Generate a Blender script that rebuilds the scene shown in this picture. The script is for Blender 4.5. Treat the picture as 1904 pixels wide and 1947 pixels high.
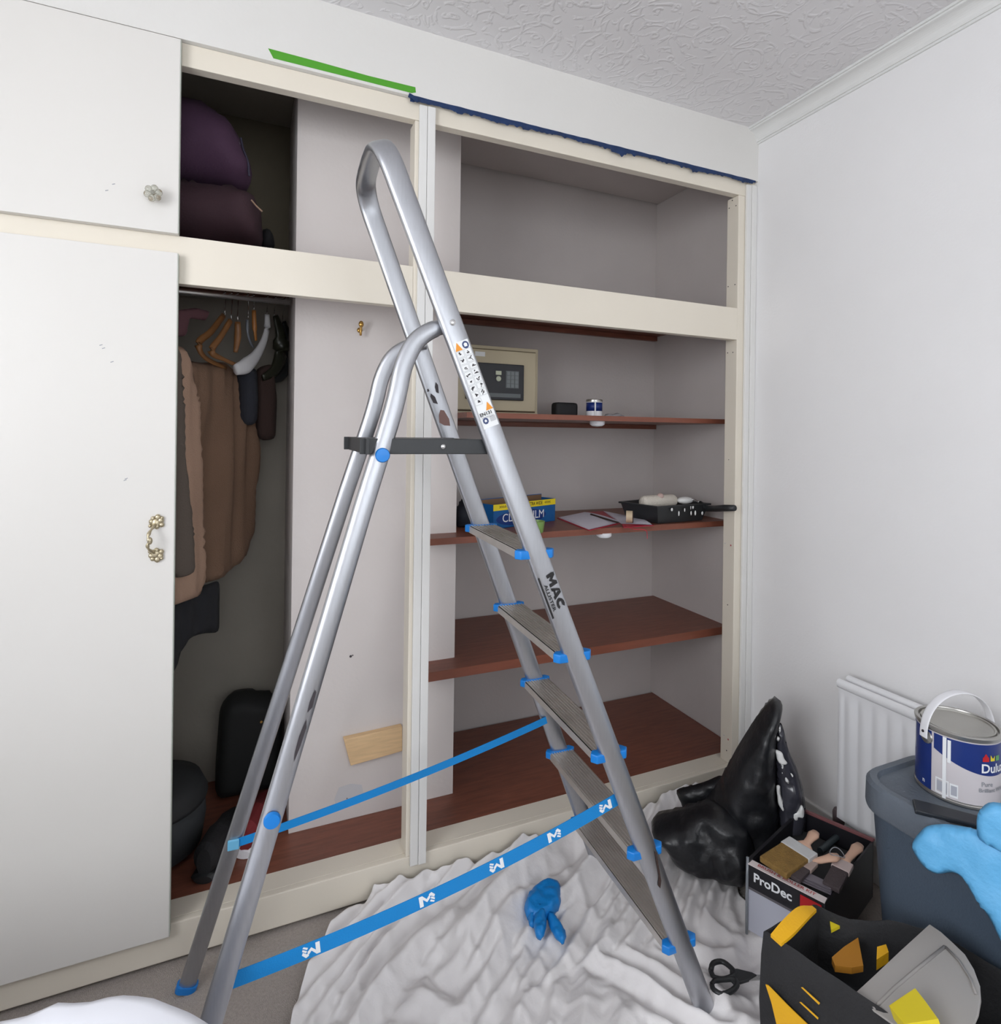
import bpy, bmesh, math, random
from math import sin, cos, pi, radians
from mathutils import Vector, Matrix, noise, geometry

S = bpy.context.scene
COL = S.collection
for o in list(bpy.data.objects):
    bpy.data.objects.remove(o)
random.seed(4)

# ------------------------------------------------------------------ camera
W_, H_ = 1904, 1947
FPX, SX, SY = 1098.8, -2.62, -148.89
YAW, ROLL = 0.4057, 0.0130
C0 = Vector((-1.7268, -1.6179, 1.255))
fw = Vector((sin(YAW), cos(YAW), 0))
rt0 = Vector((cos(YAW), -sin(YAW), 0))
up0 = rt0.cross(fw)
RT = rt0 * cos(ROLL) + up0 * sin(ROLL)
UP = -rt0 * sin(ROLL) + up0 * cos(ROLL)
cd = bpy.data.cameras.new('camera')
cam = bpy.data.objects.new('camera', cd)
COL.objects.link(cam)
m = Matrix((RT, UP, -fw)).transposed().to_4x4()
m.translation = C0
cam.matrix_world = m
cd.sensor_fit = 'HORIZONTAL'
cd.sensor_width = 36.0
cd.lens = 36.0 * FPX / W_
# landscape/portrait handling: the larger side is the height here, so fit the sensor to the height
cd.sensor_fit = 'VERTICAL'
cd.sensor_height = 36.0
cd.lens = 36.0 * FPX / H_
cd.shift_x = -SX / H_
cd.shift_y = SY / H_
cd.clip_start = 0.02
S.camera = cam

# ------------------------------------------------------------------ light, world, exposure
S.view_settings.view_transform = 'Standard'
S.view_settings.look = 'None'
S.view_settings.gamma = 1
S.view_settings.use_curve_mapping = False
S.view_settings.exposure = -0.19
wd = bpy.data.worlds.new('sky')
S.world = wd
wd.use_nodes = True
bg = wd.node_tree.nodes['Background']
bg.inputs[0].default_value = (0.82, 0.90, 1.0, 1)
bg.inputs[1].default_value = 3.0


def area(name, loc, target, sx, sy, power, col=(1, 1, 1)):
    l = bpy.data.lights.new(name, 'AREA')
    l.shape = 'RECTANGLE'
    l.size, l.size_y, l.energy, l.color = sx, sy, power, col
    o = bpy.data.objects.new(name, l)
    COL.objects.link(o)
    o.location = loc
    o.rotation_euler = (Vector(target) - Vector(loc)).to_track_quat('-Z', 'Y').to_euler()
    return o


# daylight through the two windows of the room (left wall and the wall behind the camera)
area('daylight_left', (-3.30, -1.75, 1.55), (0, -1.3, 1.3), 1.5, 1.2, 62, (0.97, 0.98, 1.0))
area('daylight_rear', (-1.3, -3.38, 1.55), (-0.9, 0, 1.2), 1.7, 1.2, 15, (1.0, 0.98, 0.95))


# ------------------------------------------------------------------ pixel -> world on a real plane
def ray(u, v):
    return fw + RT * ((u - 952 - SX) / FPX) - UP * ((v - 973.5 - SY) / FPX)


def at(u, v, ax, val):
    d = ray(u, v)
    return C0 + d * ((val - C0[ax]) / d[ax])


def onp(u, v, P0, N):
    d = ray(u, v)
    return C0 + d * ((Vector(P0) - C0).dot(N) / d.dot(N))


# ------------------------------------------------------------------ materials
def lin(c):
    return tuple((x / 255 / 12.92) if x <= 10 else ((x / 255 + 0.055) / 1.055) ** 2.4 for x in c)


def mat(name, rgb, rough=0.6, metal=0.0, bump=0.0, bscale=60, var=0.0, vscale=6, stretch=None, coat=0.0, alpha=None,
        trans=0.0, spec=None, var2=None, detail=4):
    m = bpy.data.materials.new(name)
    m.use_nodes = True
    nt = m.node_tree
    b = nt.nodes['Principled BSDF']
    c = lin(rgb)
    b.inputs['Base Color'].default_value = (*c, 1)
    b.inputs['Roughness'].default_value = rough
    b.inputs['Metallic'].default_value = metal
    if spec is not None:
        b.inputs['Specular IOR Level'].default_value = spec
    if coat:
        b.inputs['Coat Weight'].default_value = coat
    if trans:
        b.inputs['Transmission Weight'].default_value = trans
    if alpha is not None:
        b.inputs['Alpha'].default_value = alpha
    tc = nt.nodes.new('ShaderNodeTexCoord')
    mp = nt.nodes.new('ShaderNodeMapping')
    nt.links.new(tc.outputs['Object'], mp.inputs[0])
    if stretch:
        mp.inputs['Scale'].default_value = stretch
    if var or var2:
        n = nt.nodes.new('ShaderNodeTexNoise')
        n.inputs['Scale'].default_value = vscale
        n.inputs['Detail'].default_value = detail
        nt.links.new(mp.outputs[0], n.inputs[0])
        r = nt.nodes.new('ShaderNodeValToRGB')
        c2 = lin(var2) if var2 else c
        r.color_ramp.elements[0].position = 0.3
        r.color_ramp.elements[1].position = 0.7
        r.color_ramp.elements[0].color = (*[x * (1 - var) for x in c2], 1)
        r.color_ramp.elements[1].color = (*[min(1, x * (1 + var * .6)) for x in c], 1)
        nt.links.new(n.outputs[0], r.inputs[0])
        nt.links.new(r.outputs[0], b.inputs['Base Color'])
    if bump:
        n = nt.nodes.new('ShaderNodeTexNoise')
        n.inputs['Scale'].default_value = bscale
        n.inputs['Detail'].default_value = 4
        nt.links.new(mp.outputs[0], n.inputs[0])
        bp = nt.nodes.new('ShaderNodeBump')
        bp.inputs['Strength'].default_value = bump
        bp.inputs['Distance'].default_value = 0.004
        nt.links.new(n.outputs[0], bp.inputs['Height'])
        nt.links.new(bp.outputs[0], b.inputs['Normal'])
    return m


WALL = mat('wall_paint', (233, 232, 232), .75, bump=.12, bscale=120, var=.02, vscale=3)
BULK = mat('bulkhead_paint', (224, 222, 218), .7, bump=.1, bscale=90, var=.02, vscale=3)
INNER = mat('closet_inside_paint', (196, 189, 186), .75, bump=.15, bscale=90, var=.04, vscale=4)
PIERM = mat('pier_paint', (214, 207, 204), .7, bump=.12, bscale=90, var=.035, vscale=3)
DARKIN = mat('shaded_inside_paint', (150, 144, 134), .85, bump=.2, bscale=60, var=.08, vscale=4)  # inside paint of the left half, its shade put into the colour
CREAM = mat('cream_gloss_paint', (229, 221, 206), .42, bump=.06, bscale=40, var=.02, vscale=5)
WHITEG = mat('white_gloss_strip', (226, 225, 222), .38, bump=.05, bscale=60)
DOORM = mat('door_white_laminate', (222, 219, 214), .38, bump=.05, bscale=30, var=.012, vscale=2)
EDGE = mat('door_edge', (190, 196, 186), .5)
WOOD = mat('mahogany_veneer', (126, 76, 60), .42, bump=.06, bscale=60, var=.22, vscale=9, stretch=(1.2, 12, 12))
WOODE = mat('mahogany_edge_band', (130, 76, 58), .45, var=.12, vscale=8, stretch=(1, 10, 10))
PINE = mat('bare_pine', (224, 190, 146), .6, var=.12, vscale=14, stretch=(1, 8, 8))
CARPET = mat('grey_beige_carpet', (176, 167, 160), .95, bump=.9, bscale=420, var=.12, vscale=160)
GLOSSW = mat('white_gloss_woodwork', (224, 224, 222), .35)
RAD = mat('radiator_enamel', (228, 228, 230), .3)
ALU = mat('brushed_aluminium', (184, 186, 191), .38, metal=1.0, bump=.05, bscale=50, stretch=(14, 14, 1), var=.04, vscale=18)
ALUT = mat('ribbed_tread_aluminium', (206, 201, 196), .5, metal=.9, bump=.15, bscale=90, var=.10, vscale=14)
BLUEP = mat('blue_plastic', (18, 122, 205), .35)
BLUES = mat('blue_webbing', (0, 132, 205), .6, bump=.25, bscale=500)
BLACKP = mat('black_plastic', (40, 42, 44), .42)
BLACKM = mat('matt_black', (28, 29, 31), .7)
CHROME = mat('zinc_screw', (205, 205, 205), .25, metal=1)
GREENT = mat('green_masking_tape', (78, 158, 38), .6, bump=.1)
NAVYT = mat('blue_masking_tape', (16, 46, 90), .6, bump=.3, bscale=90, var=.25, vscale=30)
CLOTH = mat('white_dust_sheet_cotton', (232, 229, 229), .9, bump=.8, bscale=26, var=.02, vscale=10)
SHEET = mat('smooth_white_sheet', (232, 233, 240), .6, bump=.05, bscale=12)
GLOVE = mat('blue_nitrile_glove', (14, 128, 205), .42, bump=.35, bscale=70)
GLOVE2 = mat('light_blue_nitrile', (98, 176, 226), .5, bump=.35, bscale=90)
BINBAG = mat('black_polythene', (28, 29, 32), .36, bump=.9, bscale=26, spec=.5)
PAINTW = mat('dried_white_paint', (232, 232, 230), .35, bump=.3, bscale=60)
BRASS = mat('antique_brass', (192, 180, 152), .32, metal=.85, bump=.2, bscale=120)
BRASS2 = mat('polished_brass', (190, 150, 84), .25, metal=.9)
GLASS = mat('clear_crystal', (226, 226, 216), .08, trans=.75)
SAFE = mat('safe_cream_enamel', (190, 178, 150), .45)
SAFED = mat('safe_inner_gap', (88, 70, 48), .7)
PANEL = mat('safe_black_panel', (30, 32, 38), .38)
KEYG = mat('keypad_grey', (104, 110, 112), .5)
PALE = mat('pale_lcd', (200, 206, 182), .5)
TINM = mat('tinplate', (178, 176, 172), .32, metal=.9, var=.06, vscale=12)
TINL = mat('tin_lid', (186, 184, 178), .42, metal=.75, var=.05, vscale=10, bump=.1)
LBLUE = mat('tin_label_navy', (24, 48, 118), .4)
LSILV = mat('tin_label_silver_grey', (208, 202, 205), .42)
WPLAS = mat('white_plastic', (236, 236, 240), .35)
BINM = mat('slate_grey_plastic', (84, 98, 114), .5, bump=.2, bscale=220)
BINL = mat('slate_lid_plastic', (98, 106, 116), .5, bump=.35, bscale=160)
YEL = mat('yellow_nylon', (232, 174, 20), .55, bump=.2, bscale=200)
YELP = mat('yellow_plastic', (226, 205, 40), .45)
BAGM = mat('black_nylon', (36, 36, 38), .8, bump=.4, bscale=160, var=.15, vscale=12)
GREYP = mat('grey_plastic_sheet', (172, 168, 164), .5, bump=.05)
KBOX = mat('box_black_print', (30, 29, 34), .4)
KGREY = mat('box_lavender_grey', (186, 188, 200), .4)
KWH = mat('box_white_flange', (226, 214, 212), .5)
RED = mat('red_print', (190, 28, 34), .5)
KRED = mat('faded_red', (190, 96, 96), .5)
WHITEI = mat('white_ink', (238, 240, 242), .5)
BLACKI = mat('black_ink', (24, 22, 24), .5)
NAVYI = mat('navy_ink', (58, 72, 112), .5)
GREYI = mat('grey_ink', (150, 152, 158), .5)
ORNG = mat('orange_ink', (226, 146, 44), .5)
STICK = mat('white_sticker', (228, 230, 230), .4)
HANDW = mat('brush_handle_beech', (212, 172, 148), .45, var=.08, vscale=20)
BRIS = mat('ochre_bristle', (140, 108, 54), .8, bump=.8, bscale=260, var=.2, vscale=60)
BRIS2 = mat('dark_bristle', (70, 60, 62), .8, bump=.6, bscale=260)
PURP = mat('purple_fabric', (80, 54, 78), .85, bump=.4, bscale=160, var=.15)
MARO = mat('maroon_fabric', (66, 44, 52), .85, bump=.4, bscale=160, var=.15)
DARKF = mat('black_fabric', (34, 34, 37), .85, bump=.4, bscale=160)
BEIGE = mat('beige_wool', (168, 138, 118), .95, bump=.4, bscale=260, var=.08)
BROWN = mat('brown_wool', (118, 92, 74), .95, bump=.4, bscale=260, var=.08)
NAVYF = mat('charcoal_cloth', (44, 46, 54), .95, bump=.3, bscale=200)
DKBR = mat('dark_brown_cloth', (58, 42, 38), .95, bump=.3, bscale=200)
OAKH = mat('oak_hanger', (128, 86, 48), .45, var=.1, vscale=20)
OLIVE = mat('olive_black_plastic', (40, 42, 30), .3)
CLINGB = mat('carton_blue', (16, 92, 156), .45, var=.1, vscale=8)
CLINGN = mat('carton_navy', (14, 52, 122), .45)
CLINGY = mat('carton_yellow', (238, 214, 34), .45)
CARD = mat('brown_card', (128, 98, 70), .8)
PAPER = mat('notebook_paper', (222, 218, 230), .7)
REDC = mat('red_notebook_cover', (176, 34, 58), .5)
GREENP = mat('pale_green_plastic', (142, 178, 98), .35, trans=.2)
FLEECE = mat('paint_soaked_fleece', (222, 214, 202), .95, bump=.8, bscale=200)
CORK = mat('masking_tape_roll', (206, 186, 156), .6)
SCUFF = mat('dark_scuff', (52, 46, 50), .6)
RUST = mat('brown_label_residue', (112, 84, 78), .6)
FILL = mat('filler_patch', (200, 199, 202), .8)
GLASSW = bpy.data.materials.new('window_glass')
GLASSW.use_nodes = True
_nt = GLASSW.node_tree
_b = _nt.nodes['Principled BSDF']
_b.inputs['Base Color'].default_value = (1, 1, 1, 1)
_b.inputs['Roughness'].default_value = 0.02
_b.inputs['Alpha'].default_value = 0.12

# ceiling: embossed scroll paper - relief only
CEIL = mat('embossed_ceiling_paper', (226, 224, 225), .8)
nt = CEIL.node_tree
b = nt.nodes['Principled BSDF']
tc = nt.nodes.new('ShaderNodeTexCoord')
nz = nt.nodes.new('ShaderNodeTexNoise')
nz.inputs['Scale'].default_value = 5
nz.inputs['Detail'].default_value = 2
nt.links.new(tc.outputs['Object'], nz.inputs[0])
vm = nt.nodes.new('ShaderNodeVectorMath')
vm.operation = 'MULTIPLY_ADD'
vm.inputs[1].default_value = (.10, .10, 0)
nt.links.new(nz.outputs['Color'], vm.inputs[0])
nt.links.new(tc.outputs['Object'], vm.inputs[2])


def vor(scale, freq, lo, hi, feat='F1'):
    v = nt.nodes.new('ShaderNodeTexVoronoi')
    v.voronoi_dimensions = '2D'
    v.feature = feat
    v.inputs['Scale'].default_value = scale
    v.inputs['Randomness'].default_value = .55
    nt.links.new(vm.outputs[0], v.inputs['Vector'])
    a = nt.nodes.new('ShaderNodeMath'); a.operation = 'MULTIPLY'; a.inputs[1].default_value = freq
    nt.links.new(v.outputs['Distance'], a.inputs[0])
    s = nt.nodes.new('ShaderNodeMath'); s.operation = 'SINE'
    nt.links.new(a.outputs[0], s.inputs[0])
    r = nt.nodes.new('ShaderNodeMapRange')
    r.inputs[1].default_value = lo
    r.inputs[2].default_value = hi
    nt.links.new(s.outputs[0], r.inputs[0])
    return r.outputs[0]


v1 = vor(5.0, 34, .55, .95)
v2 = vor(13.0, 13, .6, .98)
n2 = nt.nodes.new('ShaderNodeTexNoise')
n2.inputs['Scale'].default_value = 26
n2.inputs['Detail'].default_value = 3
nt.links.new(tc.outputs['Object'], n2.inputs[0])
gate = nt.nodes.new('ShaderNodeMapRange')
gate.inputs[1].default_value = .42
gate.inputs[2].default_value = .55
nt.links.new(n2.outputs[0], gate.inputs[0])
mx = nt.nodes.new('ShaderNodeMath'); mx.operation = 'MAXIMUM'
nt.links.new(v1, mx.inputs[0]); nt.links.new(v2, mx.inputs[1])
ml = nt.nodes.new('ShaderNodeMath'); ml.operation = 'MULTIPLY'
nt.links.new(mx.outputs[0], ml.inputs[0]); nt.links.new(gate.outputs[0], ml.inputs[1])
bp = nt.nodes.new('ShaderNodeBump')
bp.inputs['Strength'].default_value = .32
bp.inputs['Distance'].default_value = .006
nt.links.new(ml.outputs[0], bp.inputs['Height'])
nt.links.new(bp.outputs[0], b.inputs['Normal'])


# ------------------------------------------------------------------ object helpers
ORG = {}
# The wardrobe front, the room shell and the wall-side items were measured in survey units;
# everything built while FRONT is on is converted to room metres here.
FRONT = False
FK, FT = .9526, Vector((-.0818, -.0767, .0595))


def tf(p):
    return Vector(p) * FK + FT if FRONT else Vector(p)




def thing(name, label, cat, loc, group=None):
    loc = tf(loc)
    o = bpy.data.objects.new(name, None)
    COL.objects.link(o)
    o.empty_display_size = .05
    o.location = loc
    o['label'] = label
    o['category'] = cat
    if group: o['group'] = group
    ORG[o] = Vector(loc)
    return o


class MB:
    def __init__(s):
        s.v, s.f, s.m = [], [], []

    def add(s, vs, fs, mi=0):
        k = len(s.v)
        s.v += [Vector(x) for x in vs]
        s.f += [tuple(i + k for i in f) for f in fs]
        s.m += [mi] * len(fs)
        return s

    def box(s, x0, x1, y0, y1, z0, z1, mi=0):
        return s.obox(((x0 + x1) / 2, (y0 + y1) / 2, (z0 + z1) / 2), (1, 0, 0), (0, 1, 0), (0, 0, 1),
                      abs(x1 - x0) / 2, abs(y1 - y0) / 2, abs(z1 - z0) / 2, mi)

    def obox(s, c, X, Y, Z, a, b, d, mi=0):
        c, X, Y, Z = Vector(c), Vector(X), Vector(Y), Vector(Z)
        vs = [c + X * (i * a) + Y * (j * b) + Z * (k * d) for i in (-1, 1) for j in (-1, 1) for k in (-1, 1)]
        fs = [(0, 1, 3, 2), (4, 6, 7, 5), (0, 4, 5, 1), (2, 3, 7, 6), (0, 2, 6, 4), (1, 5, 7, 3)]
        if X.cross(Y).dot(Z) < 0: fs = [f[::-1] for f in fs]
        return s.add(vs, fs, mi)

    def prism(s, pts, d, mi=0):
        """extrude a planar polygon (world points) along vector d"""
        pts = [Vector(p) for p in pts]
        n = len(pts)
        d = Vector(d)
        vs = pts + [p + d for p in pts]
        tris = geometry.tessellate_polygon([pts])
        nr = sum(((pts[i]).cross(pts[(i + 1) % n]) for i in range(n)), Vector())
        flip = nr.dot(d) > 0
        fs = []
        for t in tris:
            a, b_, c = t
            nn = (pts[b_] - pts[a]).cross(pts[c] - pts[a])
            if (nn.dot(nr) > 0): t = t
            else: t = t[::-1]
            # bottom faces look away from d
            if flip:
                fs.append(t[::-1]); fs.append(tuple(i + n for i in t))
            else:
                fs.append(t); fs.append(tuple(i + n for i in t[::-1]))
        for i in range(n):
            j = (i + 1) % n
            q = (i, j, j + n, i + n)
            fs.append(q if flip else q[::-1])
        return s.add(vs, fs, mi)

    def sweep(s, path, A, B, a, b, seg=14, ex=2.0, cap=True, mi=0):
        """tube along path; A(i),B(i) unit axes, a,b half sizes; ex superellipse exponent"""
        n = len(path)
        vs = []
        for i, p in enumerate(path):
            p = Vector(p)
            Ai = A[i] if isinstance(A, list) else A
            Bi = B[i] if isinstance(B, list) else B
            ai = a[i] if isinstance(a, (list, tuple)) else a
            bi = b[i] if isinstance(b, (list, tuple)) else b
            for k in range(seg):
                t = 2 * pi * k / seg
                c_, s_ = cos(t), sin(t)
                x = math.copysign(abs(c_) ** (2 / ex), c_) * ai
                y = math.copysign(abs(s_) ** (2 / ex), s_) * bi
                vs.append(p + Ai * x + Bi * y)
        fs = []
        for i in range(n - 1):
            for k in range(seg):
                k2 = (k + 1) % seg
                fs.append((i * seg + k, i * seg + k2, (i + 1) * seg + k2, (i + 1) * seg + k))
        if cap:
            fs.append(tuple(range(seg))[::-1])
            fs.append(tuple((n - 1) * seg + k for k in range(seg)))
        return s.add(vs, fs, mi)

    def tube(s, path, r, seg=10, mi=0, flat=1.0, ref=(0, 0, 1)):
        path = [Vector(p) for p in path]
        A, B = [], []
        for i in range(len(path)):
            t = (path[min(i + 1, len(path) - 1)] - path[max(i - 1, 0)]).normalized()
            rf = Vector(ref)
            if abs(t.dot(rf)) > .98: rf = Vector((1, 0, 0)) if abs(t.x) < .9 else Vector((0, 1, 0))
            a = (rf - t * rf.dot(t)).normalized()
            A.append(a); B.append(t.cross(a))
        rr = r if isinstance(r, (list, tuple)) else [r] * len(path)
        return s.sweep(path, A, B, list(rr), [x * flat for x in rr], seg, 2.0, True, mi)

    def lathe(s, c, prof, seg=32, axis=(0, 0, 1), xdir=None, mi=0, a0=0, a1=2 * pi):
        c, ax = Vector(c), Vector(axis).normalized()
        xd = Vector(xdir) if xdir else (Vector((1, 0, 0)) if abs(ax.x) < .9 else Vector((0, 1, 0)))
        xd = (xd - ax * xd.dot(ax)).normalized()
        yd = ax.cross(xd)
        full = abs(a1 - a0 - 2 * pi) < 1e-6
        ns = seg if full else seg + 1
        vs = []
        for r, h in prof:
            for k in range(ns):
                t = a0 + (a1 - a0) * k / seg
                vs.append(c + ax * h + (xd * cos(t) + yd * sin(t)) * r)
        fs = []
        for i in range(len(prof) - 1):
            for k in range(seg):
                k2 = (k + 1) % ns
                fs.append((i * ns + k, i * ns + k2, (i + 1) * ns + k2, (i + 1) * ns + k))
        if full:
            if prof[0][0] > 1e-6: fs.append(tuple(range(ns))[::-1])
            if prof[-1][0] > 1e-6: fs.append(tuple((len(prof) - 1) * ns + k for k in range(ns)))
        return s.add(vs, fs, mi)

    def ball(s, c, rx, ry=None, rz=None, seg=14, ring=8, mi=0, X=(1, 0, 0), Y=(0, 1, 0), Z=(0, 0, 1)):
        ry = ry or rx; rz = rz or rx
        c = Vector(c); X, Y, Z = Vector(X), Vector(Y), Vector(Z)
        vs = [c - Z * rz]
        for i in range(1, ring):
            ph = -pi / 2 + pi * i / ring
            for k in range(seg):
                t = 2 * pi * k / seg
                vs.append(c + X * (rx * cos(ph) * cos(t)) + Y * (ry * cos(ph) * sin(t)) + Z * (rz * sin(ph)))
        vs.append(c + Z * rz)
        fs = []
        for k in range(seg):
            fs.append((0, 1 + (k + 1) % seg, 1 + k))
            fs.append((len(vs) - 1, 1 + (ring - 2) * seg + k, 1 + (ring - 2) * seg + (k + 1) % seg))
        for i in range(ring - 2):
            for k in range(seg):
                k2 = (k + 1) % seg
                fs.append((1 + i * seg + k, 1 + i * seg + k2, 1 + (i + 1) * seg + k2, 1 + (i + 1) * seg + k))
        return s.add(vs, fs, mi)

    def text(s, txt, o, X, Y, size, mi=0, bold=0.0, shear=0.0, sx=1.0, warp=None, lift=0.0, depth=.0):
        cu = bpy.data.curves.new('t', 'FONT')
        cu.body = txt
        cu.size = size
        cu.offset = bold
        cu.shear = shear
        cu.resolution_u = 3
        cu.align_x = 'CENTER'
        cu.align_y = 'CENTER'
        ob = bpy.data.objects.new('t', cu)
        COL.objects.link(ob)
        bpy.context.view_layer.update()
        me = bpy.data.meshes.new_from_object(ob.evaluated_get(bpy.context.evaluated_depsgraph_get()))
        o, X, Y = Vector(o), Vector(X), Vector(Y)
        N = X.cross(Y)
        vs = []
        for v in me.vertices:
            x, y = v.co.x * sx, v.co.y
            vs.append(warp(x, y) if warp else o + X * x + Y * y + N * lift)
        s.add(vs, [tuple(p.vertices) for p in me.polygons], mi)
        bpy.data.objects.remove(ob)
        bpy.data.meshes.remove(me)
        bpy.data.curves.remove(cu)
        return s

    def build(s, name, mats, parent=None, smooth=False, bevel=0, seg=2, label=None, cat=None, group=None, kind=None,
              org=None, autosm=None):
        if not isinstance(mats, (list, tuple)): mats = [mats]
        if FRONT: s.v = [tf(v) for v in s.v]
        if parent is not None:
            O = ORG[parent]
        elif org is not None:
            O = Vector(org)
        else:
            O = Vector((sum(v.x for v in s.v) / len(s.v), sum(v.y for v in s.v) / len(s.v), min(v.z for v in s.v)))
        me = bpy.data.meshes.new(name)
        me.from_pydata([tuple(v - O) for v in s.v], [], s.f)
        for mt in mats: me.materials.append(mt)
        for p, mi in zip(me.polygons, s.m):
            p.material_index = mi
        if bevel:
            bm = bmesh.new()
            bm.from_mesh(me)
            bmesh.ops.remove_doubles(bm, verts=bm.verts, dist=1e-6)
            es = [e for e in bm.edges if len(e.link_faces) == 2 and e.calc_face_angle(0) > .6]
            bmesh.ops.bevel(bm, geom=es, offset=bevel, segments=seg, profile=.6, affect='EDGES', clamp_overlap=True)
            bm.to_mesh(me)
            bm.free()
        if smooth:
            me.shade_smooth()
            if autosm is not None:
                me.set_sharp_from_angle(angle=radians(autosm))
        me.validate()
        ob = bpy.data.objects.new(name, me)
        COL.objects.link(ob)
        if parent is not None:
            ob.parent = parent
            ORG[ob] = O
        else:
            ob.location = O
            ORG[ob] = O
        if label: ob['label'] = label
        if cat: ob['category'] = cat
        if group: ob['group'] = group
        if kind: ob['kind'] = kind
        return ob


def structure(mb, name, mats, **k):
    return mb.build(name, mats, kind='structure', org=(0, 0, 0), **k)


def pillow(mb, pts, N, T, edge, res, nf=None, mi=0, bias=0.0):
    """closed puffed body whose outline is the polygon pts on a plane with normal N.
    T half thickness, edge = distance over which the edge rounds, nf(p) adds noise along N"""
    pts = [Vector(p) for p in pts]
    N = Vector(N).normalized()
    up = Vector((0, 0, 1))
    if abs(N.z) > .95: up = Vector((0, 1, 0))
    Y = (up - N * up.dot(N)).normalized()
    X = Y.cross(N)
    O = pts[0]
    # resample outline
    P2 = []
    n = len(pts)
    for i in range(n):
        a, b_ = pts[i], pts[(i + 1) % n]
        k = max(1, int((b_ - a).length / res))
        for j in range(k):
            q = a.lerp(b_, j / k) - O
            P2.append(Vector((q.dot(X), q.dot(Y))))
    # soften
    for _ in range(2):
        P2 = [(P2[i - 1] + P2[i] * 2 + P2[(i + 1) % len(P2)]) / 4 for i in range(len(P2))]
    m_ = len(P2)
    xs = [p.x for p in P2]; ys = [p.y for p in P2]

    def inside(x, y):
        c = False
        for i in range(m_):
            a, b_ = P2[i], P2[i - 1]
            if (a.y > y) != (b_.y > y) and x < (b_.x - a.x) * (y - a.y) / (b_.y - a.y) + a.x: c = not c
        return c

    def dist(x, y):
        return min(((p.x - x) ** 2 + (p.y - y) ** 2) for p in P2) ** .5

    V2 = list(P2)
    ix = int((max(xs) - min(xs)) / res) + 1
    iy = int((max(ys) - min(ys)) / res) + 1
    D = [0.0] * m_
    for i in range(ix):
        for j in range(iy):
            x = min(xs) + (i + .5 + .25 * ((j % 2) - .5)) * res
            y = min(ys) + (j + .5) * res
            if inside(x, y):
                d = dist(x, y)
                if d > res * .45:
                    V2.append(Vector((x, y)))
                    D.append(d)
    r = geometry.delaunay_2d_cdt(V2, [(i, (i + 1) % m_) for i in range(m_)], [], 1, 1e-7)
    vo, fo, orig = r[0], r[2], r[3]
    front, back = [], []
    for k, v in enumerate(vo):
        oi = orig[k][0] if orig[k] else 0
        d = D[oi]
        q = min(1, d / edge)
        h = T * math.sqrt(max(0, 1 - (1 - q) ** 2))
        w = O + X * v.x + Y * v.y
        nn = nf(w) * min(1, d / (edge * .5)) if nf else 0
        front.append(w + N * (h * (1 + bias) + nn))
        back.append(w - N * (h * (1 - bias) - nn * .3))
    nv = len(vo)
    fs = []
    for f in fo:
        fs.append(tuple(f))
        fs.append(tuple(i + nv for i in f[::-1]))
    # stitch boundary (same outline, merged by distance later)
    bset = set(k for k in range(nv) if orig[k] and orig[k][0] < m_)
    fs2 = []
    for f in fs:
        fs2.append(tuple((i - nv if (i >= nv and (i - nv) in bset) else i) for i in f))
    # orient
    a, b_, c = [front[i] for i in fo[0][:3]]
    if (b_ - a).cross(c - a).dot(N) < 0:
        fs2 = [f[::-1] for f in fs2]
    mb.add(front + back, fs2, mi)
    return mb


def nz3(p, s, seed=0.0):
    return noise.noise(Vector((p[0] * s + seed, p[1] * s + seed * 1.7, p[2] * s - seed)))


def ridge(p, s, seed=0.0):
    return 1 - abs(noise.noise(Vector((p[0] * s + seed, p[1] * s - seed, p[2] * s + seed * .3)))) * 2


def grad_clean(ob, dist=1e-5):
    bm = bmesh.new(); bm.from_mesh(ob.data)
    lo = [v for v in bm.verts if not v.link_faces]
    bmesh.ops.delete(bm, geom=lo, context='VERTS')
    bm.to_mesh(ob.data); bm.free()


def smoothpath(pts, n=6):
    """Catmull-Rom"""
    pts = [Vector(p) for p in pts]
    P = [pts[0] * 2 - pts[1]] + pts + [pts[-1] * 2 - pts[-2]]
    out = []
    for i in range(1, len(P) - 2):
        for k in range(n):
            t = k / n
            a, b_, c, d = P[i - 1], P[i], P[i + 1], P[i + 2]
            out.append(.5 * ((2 * b_) + (c - a) * t + (2 * a - 5 * b_ + 4 * c - d) * t * t + (3 * b_ - a - 3 * c + d) * t ** 3))
    out.append(pts[-1])
    return out


# ================================================================== THE ROOM
XL, YR, ZC = -3.12, -3.2, 2.40
YB = .512
structure(MB().box(XL - .1, .1, YR - .1, YB + .1, -.08, 0), 'floor', CARPET)
ZC = 2.3457
XW, YF = -.0818, -.0767        # room face of the right wall, front plane of the wardrobe
structure(MB().box(XL - .1, .1, YR - .1, YB + .1, ZC, ZC + .08), 'ceiling', CEIL)
structure(MB().box(XW, .1, YR, -.022, 0, ZC).box(.0005, .1, -.022, YB + .1, 0, ZC), 'wall_right', WALL)
structure(MB().box(XL, 0, YB, YB + .1, 0, ZC), 'wall_back', [INNER])
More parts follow.
